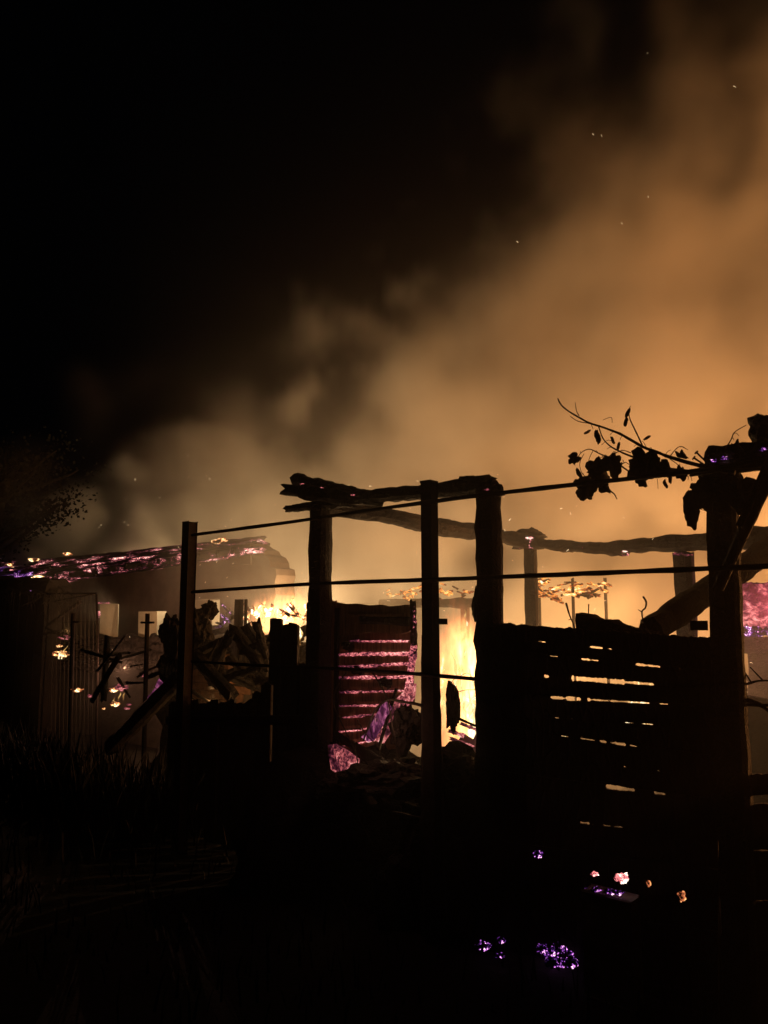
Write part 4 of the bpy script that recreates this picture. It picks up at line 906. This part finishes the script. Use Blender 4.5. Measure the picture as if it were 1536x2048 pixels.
FLV = None
def flame_volume(parent, base, size, seed, gain, hot_side, ragged, vox):
    """burning gas: a glowing density grid, hotter towards one side, torn into tongues at the top"""
    global FLV
    ng = bpy.data.node_groups.new('flame_gas', 'GeometryNodeTree'); ng.interface.new_socket('Geometry', in_out='OUTPUT', socket_type='NodeSocketGeometry')
    nd, lk = ng.nodes, ng.links
    def put(s_, x):
        if isinstance(x, (int, float)): s_.default_value = x
        elif isinstance(x, tuple): s_.default_value = x
        else: lk.new(x, s_)
    def m(op, a, c=0.0, d=0.0):
        n = nd.new('ShaderNodeMath'); n.operation = op; put(n.inputs[0], a); put(n.inputs[1], c); put(n.inputs[2], d); return n.outputs[0]
    def mr(x, a, c, d=0.0, e=1.0):
        n = nd.new('ShaderNodeMapRange'); n.interpolation_type = 'SMOOTHSTEP'
        for q, z in zip(n.inputs, (x, a, c, d, e)): put(q, z)
        return n.outputs[0]
    def nz(sc, scale, detail, dist):
        v = nd.new('ShaderNodeVectorMath'); v.operation = 'MULTIPLY_ADD'; lk.new(pos, v.inputs[0]); v.inputs[1].default_value = sc; v.inputs[2].default_value = (seed * 3.1, seed * 1.7, seed)
        n = nd.new('ShaderNodeTexNoise'); lk.new(v.outputs[0], n.inputs['Vector']); put(n.inputs['Scale'], scale); put(n.inputs['Detail'], detail); put(n.inputs['Distortion'], dist); put(n.inputs['Roughness'], 0.6); return n.outputs[0]
    pos = nd.new('GeometryNodeInputPosition').outputs[0]; sp = nd.new('ShaderNodeSeparateXYZ'); lk.new(pos, sp.inputs[0]); X, Y, Z = sp.outputs
    w, d, h = size
    big = nz((1, 1, 0.45), 5.5, 3.0, 1.0); fine = nz((1, 1, 0.32), 17.0, 5.0, 1.4); fil = nz((1.6, 1, 0.18), 26.0, 3.0, 0.8)
    zz = m('ADD', m('DIVIDE', Z, h), m('MULTIPLY', m('SUBTRACT', big, 0.5), -ragged))
    zz = m('ADD', zz, m('MULTIPLY', m('SUBTRACT', fil, 0.5), -0.5 * ragged))
    body = mr(zz, 0.86, 0.44)
    body = m('MULTIPLY', body, mr(m('ABSOLUTE', X), w * 0.5, w * 0.34)); body = m('MULTIPLY', body, mr(m('ABSOLUTE', Y), d * 0.5, d * 0.2)); body = m('MULTIPLY', body, mr(Z, 0.0, 0.05))
    tex = m('MULTIPLY', mr(fine, 0.34, 0.66, 0.05, 1.0), mr(fil, 0.3, 0.7, 0.35, 1.0))
    heat = m('ADD', mr(X, w * 0.30, -w * 0.20, 0.25, 1.0) if hot_side else 0.8, m('MULTIPLY', m('SUBTRACT', big, 0.5), 1.2))
    val = m('MULTIPLY', m('MULTIPLY', body, tex), m('MAXIMUM', heat, 0.12))
    vc = nd.new('GeometryNodeVolumeCube'); put(vc.inputs['Density'], val); vc.inputs['Min'].default_value = (-w / 2, -d / 2, 0); vc.inputs['Max'].default_value = (w / 2, d / 2, h)
    for a, L in zip('XYZ', size): vc.inputs['Resolution ' + a].default_value = max(8, int(L / vox))
    key = 'flame_gas_%d' % int(gain * 10)
    if key not in MATS:
        mt = bpy.data.materials.new(key); mt.use_nodes = True; nt = mt.node_tree; nt.nodes.clear()
        o = nt.nodes.new('ShaderNodeOutputMaterial'); e = nt.nodes.new('ShaderNodeEmission'); at_ = nt.nodes.new('ShaderNodeAttribute'); at_.attribute_name = 'density'
        nt.links.new(ramp(nt, at_.outputs['Fac'], [(0.0, (0.9, 0.22, 0.10)), (0.12, (1.0, 0.34, 0.10)), (0.35, (1.0, 0.55, 0.17)), (0.75, (1.0, 0.78, 0.40))]), e.inputs['Color'])
        nt.links.new(mathn(nt, 'MULTIPLY', at_.outputs['Fac'], gain), e.inputs['Strength']); nt.links.new(e.outputs[0], o.inputs['Volume'])
        mt.cycles.emission_sampling = 'NONE'; MATS[key] = mt
    sm = nd.new('GeometryNodeSetMaterial'); sm.inputs['Material'].default_value = MATS[key]; lk.new(vc.outputs[0], sm.inputs[0])
    out = nd.new('NodeGroupOutput'); lk.new(sm.outputs[0], out.inputs[0])
    me = bpy.data.meshes.new('flame_gas'); me.materials.append(MATS[key]); o = bpy.data.objects.new('flame_gas', me); COL.objects.link(o)
    o.modifiers.new('gas', 'NODES').node_group = ng; o.parent = parent; o.location = Vector(base) - Vector(parent.location); o.rotation_euler = (0, 0, math.pi / 2 + ANG); o['kind'] = 'stuff'
    return o
flame_volume(MAINFIRE, F(928, 1525, 1.05), (0.66, 0.34, 1.22), 3.0, 32.0, True, 0.75, 0.010)
flame_volume(HEAPFIRE, F(556, 1272, 2.05), (0.86, 0.30, 0.52), 7.0, 24.0, False, 1.1, 0.012)

# ------------------------------------------------------------------ weeds, bushes, tree
fire('small flames at the foot of the hut corner', drop(F(122, 1320, 1.1)), [(F(118 + 5 * k, 1318, 1.15), .10 + .03 * k, .02, (.02, 0), FL_MAIN) for k in range(3)], None, [(F(135, 1262, 1.0), 7.0, WARM)])
fire('small flames among the coals between hut and steel upright', drop(F(240, 1400, 1.1)), [(F(228 + 9 * k, 1402, 1.05), .07 + .02 * k, .018, (.02, 0), FL_MAIN) for k in range(3)], None, [(F(250, 1335, 1.5), 32.0, (1.0, 0.45, 0.26))])
fire('low flames hidden behind the broken pale fence', drop(F(450, 1420, .85)), [(Vector((*F(430 + 16 * k, 1420, .85).xy, .15)), .35 + .05 * (k % 2), .05, (.03, 0), FL_MAIN) for k in range(4)], None, [(F(425, 1396, .85), 2.5, WARM)])
def weeds():
    rnd = random.Random(91); V, Fc = [], []
    for k in range(1600):
        f = rnd.random(); t_ = rnd.uniform(-1.6, 7.2); s = rnd.uniform(-1.6, 0.25) if rnd.random() < .85 else rnd.uniform(0.25, 1.2)
        hmax = .22 if t_ < 3.4 else .34
        h = rnd.uniform(.10, 1.0) * hmax * (0.5 + 0.8 * abs(noise.noise((t_ * 1.3, s * 1.3, 2)))) * 1.3
        p = loc(t_, s); a = rnd.random() * 6.283; d = Vector((math.cos(a), math.sin(a), 0)); w = .004 + .004 * rnd.random()
        e = Vector((-d.y, d.x, 0)); i = len(V); b = d * h * rnd.uniform(.1, .6)
        V += [p - e * w, p + e * w, p + b * .4 + Vector((0, 0, h * .6)) + e * w * .7, p + b * .4 + Vector((0, 0, h * .6)) - e * w * .7, p + b + Vector((0, 0, h))]
        Fc += [(i, i + 1, i + 2, i + 3), (i + 3, i + 2, i + 4)]
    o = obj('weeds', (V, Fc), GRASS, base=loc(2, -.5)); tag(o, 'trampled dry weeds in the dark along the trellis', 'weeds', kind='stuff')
    V, Fc = [], []
    for k in range(1800):
        t_ = rnd.uniform(4.0, 8.5); s = rnd.uniform(-.2, .5); h = rnd.uniform(.2, .6)
        p = loc(t_, s); a = rnd.random() * 6.283; d = Vector((math.cos(a), math.sin(a), 0)); w = .006 + .006 * rnd.random()
        e = Vector((-d.y, d.x, 0)); i = len(V); b = d * h * rnd.uniform(.1, .5)
        V += [p - e * w, p + e * w, p + b * .4 + Vector((0, 0, h * .6)) + e * w, p + b * .4 + Vector((0, 0, h * .6)) - e * w, p + b + Vector((0, 0, h))]
        Fc += [(i, i + 1, i + 2, i + 3), (i + 3, i + 2, i + 4)]
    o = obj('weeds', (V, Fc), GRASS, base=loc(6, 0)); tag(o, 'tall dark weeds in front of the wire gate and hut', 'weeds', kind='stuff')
weeds()
def tree():
    b = at(-25, 1200, 13.2); t = thing('tree', 'dim bare-looking tree standing behind the hut at the edge of the smoke', 'tree', drop(b))
    rnd = random.Random(17); c0 = drop(b); ends = []
    tr = obj('trunk', tube([c0, c0 + Vector((.1, 0, 1.4)), c0 + Vector((0, .1, 2.8)), c0 + Vector((.2, 0, 4.0))], [.17, .06], 9, 5, .03, 2), BARK, t)
    for k in range(16):
        z = 1.8 + 2.2 * rnd.random(); a = rnd.random() * 6.283; r = rnd.uniform(.9, 1.7)
        p = c0 + Vector((.1, 0, z)); q = p + Vector((math.cos(a) * r, math.sin(a) * r, rnd.uniform(.3, 1.0)))
        obj('limb', tube([p, p.lerp(q, .5) + Vector((0, 0, -.05)), q], [.045, .012], 6, 4, .03, k), BARK, tr); ends.append((p, q))
    V, Fc = [], []
    for k in range(5000):
        p, q = rnd.choice(ends); c = p.lerp(q, rnd.uniform(.35, 1.15)) + Vector((rnd.gauss(0, .2), rnd.gauss(0, .2), rnd.gauss(0, .18)))
        if noise.noise(c * 1.6) < -.12: continue
        d = Vector((rnd.gauss(0, 1), rnd.gauss(0, 1), rnd.gauss(0, 1) - .5)).normalized(); e = d.orthogonal().normalized(); l = rnd.uniform(.04, .09); i = len(V)
        V += [c, c + d * l * .5 + e * l * .35, c + d * l, c + d * l * .5 - e * l * .35]; Fc.append((i, i + 1, i + 2, i + 3))
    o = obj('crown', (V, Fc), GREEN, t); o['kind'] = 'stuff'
tree()

# ------------------------------------------------------------------ sparks
def sparks():
    rnd = random.Random(61); V, Fc = [], []
    pts = [(377, 911), (362, 935), (389, 929), (412, 952), (418, 958), (378, 955), (250, 998), (320, 996), (290, 1029), (201, 1050), (463, 1040), (442, 1008), (1296, 106), (1187, 270), (1204, 273), (1467, 172), (1297, 395), (1245, 448), (1036, 485), (952, 753), (453, 1156), (410, 1166), (433, 1125), (400, 1195), (260, 1275), (225, 1300), (218, 1318), (1330, 1145), (1500, 1325), (1495, 1384), (1490, 1375), (1230, 1390)]
    for k in range(60): pts.append((rnd.uniform(180, 1500), rnd.uniform(940, 1240)))
    for (u, v) in pts:
        s = rnd.uniform(1.0, 3.0); p = F(u, v, s); d = Vector((rnd.uniform(-1, 1), 0, rnd.uniform(-.6, 1))).normalized() * rnd.uniform(.008, .022)
        v2, f2 = tube([p, p + d * .5 + Vector((0, 0, .003)), p + d], [.0013, .0006] if v < 800 else [rnd.uniform(.0012, .0026), .0008], 5, 2); i = len(V)
        V += v2; Fc += [tuple(x + i for x in f) for f in f2]
    o = obj('sparks', (V, Fc), SPARKW, base=loc(2, 2)); tag(o, 'fine glowing sparks drifting up over the yard', 'sparks', kind='stuff')
sparks()

# ------------------------------------------------------------------ smoke: one density grid, lit by the fires
def make_smoke():
    lo = Vector((-11.0, 1.6, 0.0)); hi = Vector((9.5, 18.0, 14.5)); vox = 0.15
    ng = bpy.data.node_groups.new('smoke_density', 'GeometryNodeTree')
    ng.interface.new_socket('Geometry', in_out='OUTPUT', socket_type='NodeSocketGeometry')
    nd, lk = ng.nodes, ng.links
    def val(x):
        return x
    def put(sock, x):
        if isinstance(x, (int, float)): sock.default_value = x
        elif isinstance(x, (tuple, list, Vector)): sock.default_value = tuple(x)
        else: lk.new(x, sock)
    def m(op, a, b=0.0, c=0.0, clamp=False):
        n = nd.new('ShaderNodeMath'); n.operation = op; n.use_clamp = clamp
        put(n.inputs[0], a); put(n.inputs[1], b); put(n.inputs[2], c); return n.outputs[0]
    def mr(x, a, b, c=0.0, d=1.0, typ='SMOOTHSTEP'):
        n = nd.new('ShaderNodeMapRange'); n.interpolation_type = typ; n.clamp = True
        put(n.inputs[0], x); put(n.inputs[1], a); put(n.inputs[2], b); put(n.inputs[3], c); put(n.inputs[4], d)
        return n.outputs[0]
    def nz(vec, scale, detail, rough=0.55, dist=0.0):
        n = nd.new('ShaderNodeTexNoise'); n.noise_dimensions = '3D'
        put(n.inputs['Vector'], vec); put(n.inputs['Scale'], scale); put(n.inputs['Detail'], detail)
        put(n.inputs['Roughness'], rough); put(n.inputs['Distortion'], dist)
        return n.outputs[0]
    def vscale(vec, s):
        n = nd.new('ShaderNodeVectorMath'); n.operation = 'MULTIPLY'; put(n.inputs[0], vec); put(n.inputs[1], s); return n.outputs[0]
    def curve(x, pts):
        n = nd.new('ShaderNodeFloatCurve'); c = n.mapping.curves[0]
        c.points[0].location = pts[0]; c.points[1].location = pts[-1]
        for p in pts[1:-1]: c.points.new(*p)
        n.mapping.update(); put(n.inputs['Value'], x); return n.outputs[0]
    pos = nd.new('GeometryNodeInputPosition').outputs[0]
    sp = nd.new('ShaderNodeSeparateXYZ'); lk.new(pos, sp.inputs[0])
    X, Y, Z = sp.outputs
    # s: distance behind the trellis line, t: distance along it
    s = m('SUBTRACT', m('ADD', m('MULTIPLY', X, N.x), m('MULTIPLY', Y, N.y)), P0.dot(N))
    # curl the air: every later pattern is read through this swirl
    sw = nd.new('ShaderNodeTexNoise'); put(sw.inputs['Vector'], pos); put(sw.inputs['Scale'], 0.55); put(sw.inputs['Detail'], 3.0)
    off = nd.new('ShaderNodeVectorMath'); off.operation = 'SUBTRACT'; lk.new(sw.outputs['Color'], off.inputs[0]); off.inputs[1].default_value = (0.5, 0.5, 0.5)
    swirl = nd.new('ShaderNodeVectorMath'); swirl.operation = 'MULTIPLY_ADD'; lk.new(off.outputs[0], swirl.inputs[0]); swirl.inputs[1].default_value = (2.2, 2.2, 1.8); lk.new(pos, swirl.inputs[2])
    spos = swirl.outputs[0]
    def puffs(scale):
        n = nd.new('ShaderNodeTexVoronoi'); n.feature = 'F1'; put(n.inputs['Vector'], spos); put(n.inputs['Scale'], scale); put(n.inputs['Detail'], 1.0); put(n.inputs['Roughness'], 0.4)
        return n.outputs['Distance']
    wob = nz(spos, 0.30, 4.0, 0.5)
    p1 = puffs(0.48); p2 = puffs(1.3)
    # left rim of the leaning plume as a function of height; the smoke lies lower and further left over the outbuilding
    zz = m('DIVIDE', Z, 16.0)
    rim = curve(zz, RIM)                       # 0..1 -> -10..10 m
    rim = m('SUBTRACT', m('MULTIPLY', rim, 20.0), 10.0)
    # smoke further back leans less: shift the rim with distance so that it stays one sloping bank
    back = m('MULTIPLY', m('SUBTRACT', Y, 9.0), -0.42)
    edge = m('SUBTRACT', m('SUBTRACT', X, m('ADD', rim, back)), 0.0)
    edge = m('ADD', edge, m('MULTIPLY', m('SUBTRACT', wob, 0.5), 3.0))
    edge = m('ADD', edge, m('MULTIPLY', m('SUBTRACT', 0.5, p1), PUFF1))
    edge = m('ADD', edge, m('MULTIPLY', m('SUBTRACT', 0.45, p2), PUFF2))
    soft = mr(Z, 2.5, 9.0, 0.55, 3.0, 'LINEAR')
    body = mr(m('DIVIDE', edge, soft), 0.0, 1.0)
    # billows: denser and thinner folds inside
    fold = m('MULTIPLY', mr(p1, 0.2, 0.75, 1.8, FOLD_LO), mr(nz(spos, 0.9, 5.0, 0.6), 0.36, 0.62, 0.35, 1.35))
    front = m('POWER', mr(s, 0.3, 4.2, 0.0, 1.0, 'LINEAR'), 1.25)
    base = mr(Z, 0.2, 3.0, 0.45, 1.0)
    high = mr(Z, 4.5, 11.0, 1.0, 0.20, 'LINEAR')
    # thinner drift between the viewer and the outbuilding on the left
    lft = mr(X, -4.5, 0.5, LEFT_THIN, 1.0)
    near = mr(s, 3.2, 4.4, 0.0, 1.0)
    lft = m('MAXIMUM', lft, m('MULTIPLY', near, 1.0))
    # box faces fade out
    cap = m('MULTIPLY', mr(Y, 16.8, 17.9, 1.0, 0.0), mr(Z, 13.2, 14.4, 1.0, 0.0))
    cap = m('MULTIPLY', cap, mr(X, 8.4, 9.4, 1.0, 0.0))
    # hot clear air around each fire, carved to soften its lamp's glow
    hot = None
    for p, w, c in FIRE_POINTS:
        n = nd.new('ShaderNodeVectorMath'); n.operation = 'DISTANCE'; put(n.inputs[0], pos); put(n.inputs[1], p)
        r = 0.2 + 0.036 * math.sqrt(w)
        h = mr(n.outputs['Value'], r * 0.5, r * 1.5, 0.0, 1.0); hot = h if hot is None else m('MULTIPLY', hot, h)
    d = body
    for k in (fold, front, base, high, lft, cap, hot): d = m('MULTIPLY', d, k)
    d = m('MULTIPLY', d, DENS)
    # thin veil added before the shed, giving a flare-like glow round the flame
    veil = m('MULTIPLY', mr(s, -2.4, 0.8, 0.0, 1.0), mr(Z, 3.0, 5.0, 1.0, 0.0)); veil = m('MULTIPLY', veil, mr(X, -2.5, 0.5, 0.0, 1.0))
    veil = m('MULTIPLY', veil, mr(s, 1.0, 3.0, 1.0, 0.0))
    d = m('ADD', d, m('MULTIPLY', veil, VEIL))
    vc = nd.new('GeometryNodeVolumeCube')
    put(vc.inputs['Density'], d); put(vc.inputs['Background'], 0.0)
    vc.inputs['Min'].default_value = lo; vc.inputs['Max'].default_value = hi
    for i, ax in enumerate('XYZ'): vc.inputs['Resolution ' + ax].default_value = int((hi[i] - lo[i]) / vox)
    mat = bpy.data.materials.new('smoke'); mat.use_nodes = True
    mt = mat.node_tree; mt.nodes.clear()
    o = mt.nodes.new('ShaderNodeOutputMaterial'); pv = mt.nodes.new('ShaderNodeVolumePrincipled')
    pv.inputs['Color'].default_value = SMOKE_COL; pv.inputs['Density'].default_value = 1.0
    pv.inputs['Anisotropy'].default_value = SMOKE_G
    mt.links.new(pv.outputs[0], o.inputs['Volume'])
    mat.cycles.volume_step_rate = 1.0
    sm = nd.new('GeometryNodeSetMaterial'); sm.inputs['Material'].default_value = mat
    lk.new(vc.outputs[0], sm.inputs[0])
    out = nd.new('NodeGroupOutput'); lk.new(sm.outputs[0], out.inputs[0])
    me = bpy.data.meshes.new('smoke'); ob = bpy.data.objects.new('smoke', me); me.materials.append(mat)
    scene.collection.objects.link(ob)
    md = ob.modifiers.new('density', 'NODES'); md.node_group = ng
    ob['label'] = 'thick fire-lit smoke rising and leaning away over the burning yard'; ob['category'] = 'smoke'; ob['kind'] = 'stuff'
    return ob
VEIL = 0.02
RIM = [(0.0, 0.02), (0.17, 0.05), (0.23, 0.13), (0.29, 0.31), (0.345, 0.50), (0.43, 0.585), (0.56, 0.63), (0.72, 0.67), (1.0, 0.72)]
PUFF1 = 3.2; PUFF2 = 1.6; FOLD_LO = 0.06
DENS = 0.75; LEFT_THIN = 0.26; SMOKE_COL = (0.86, 0.84, 0.78, 1); SMOKE_G = 0.25
make_smoke()
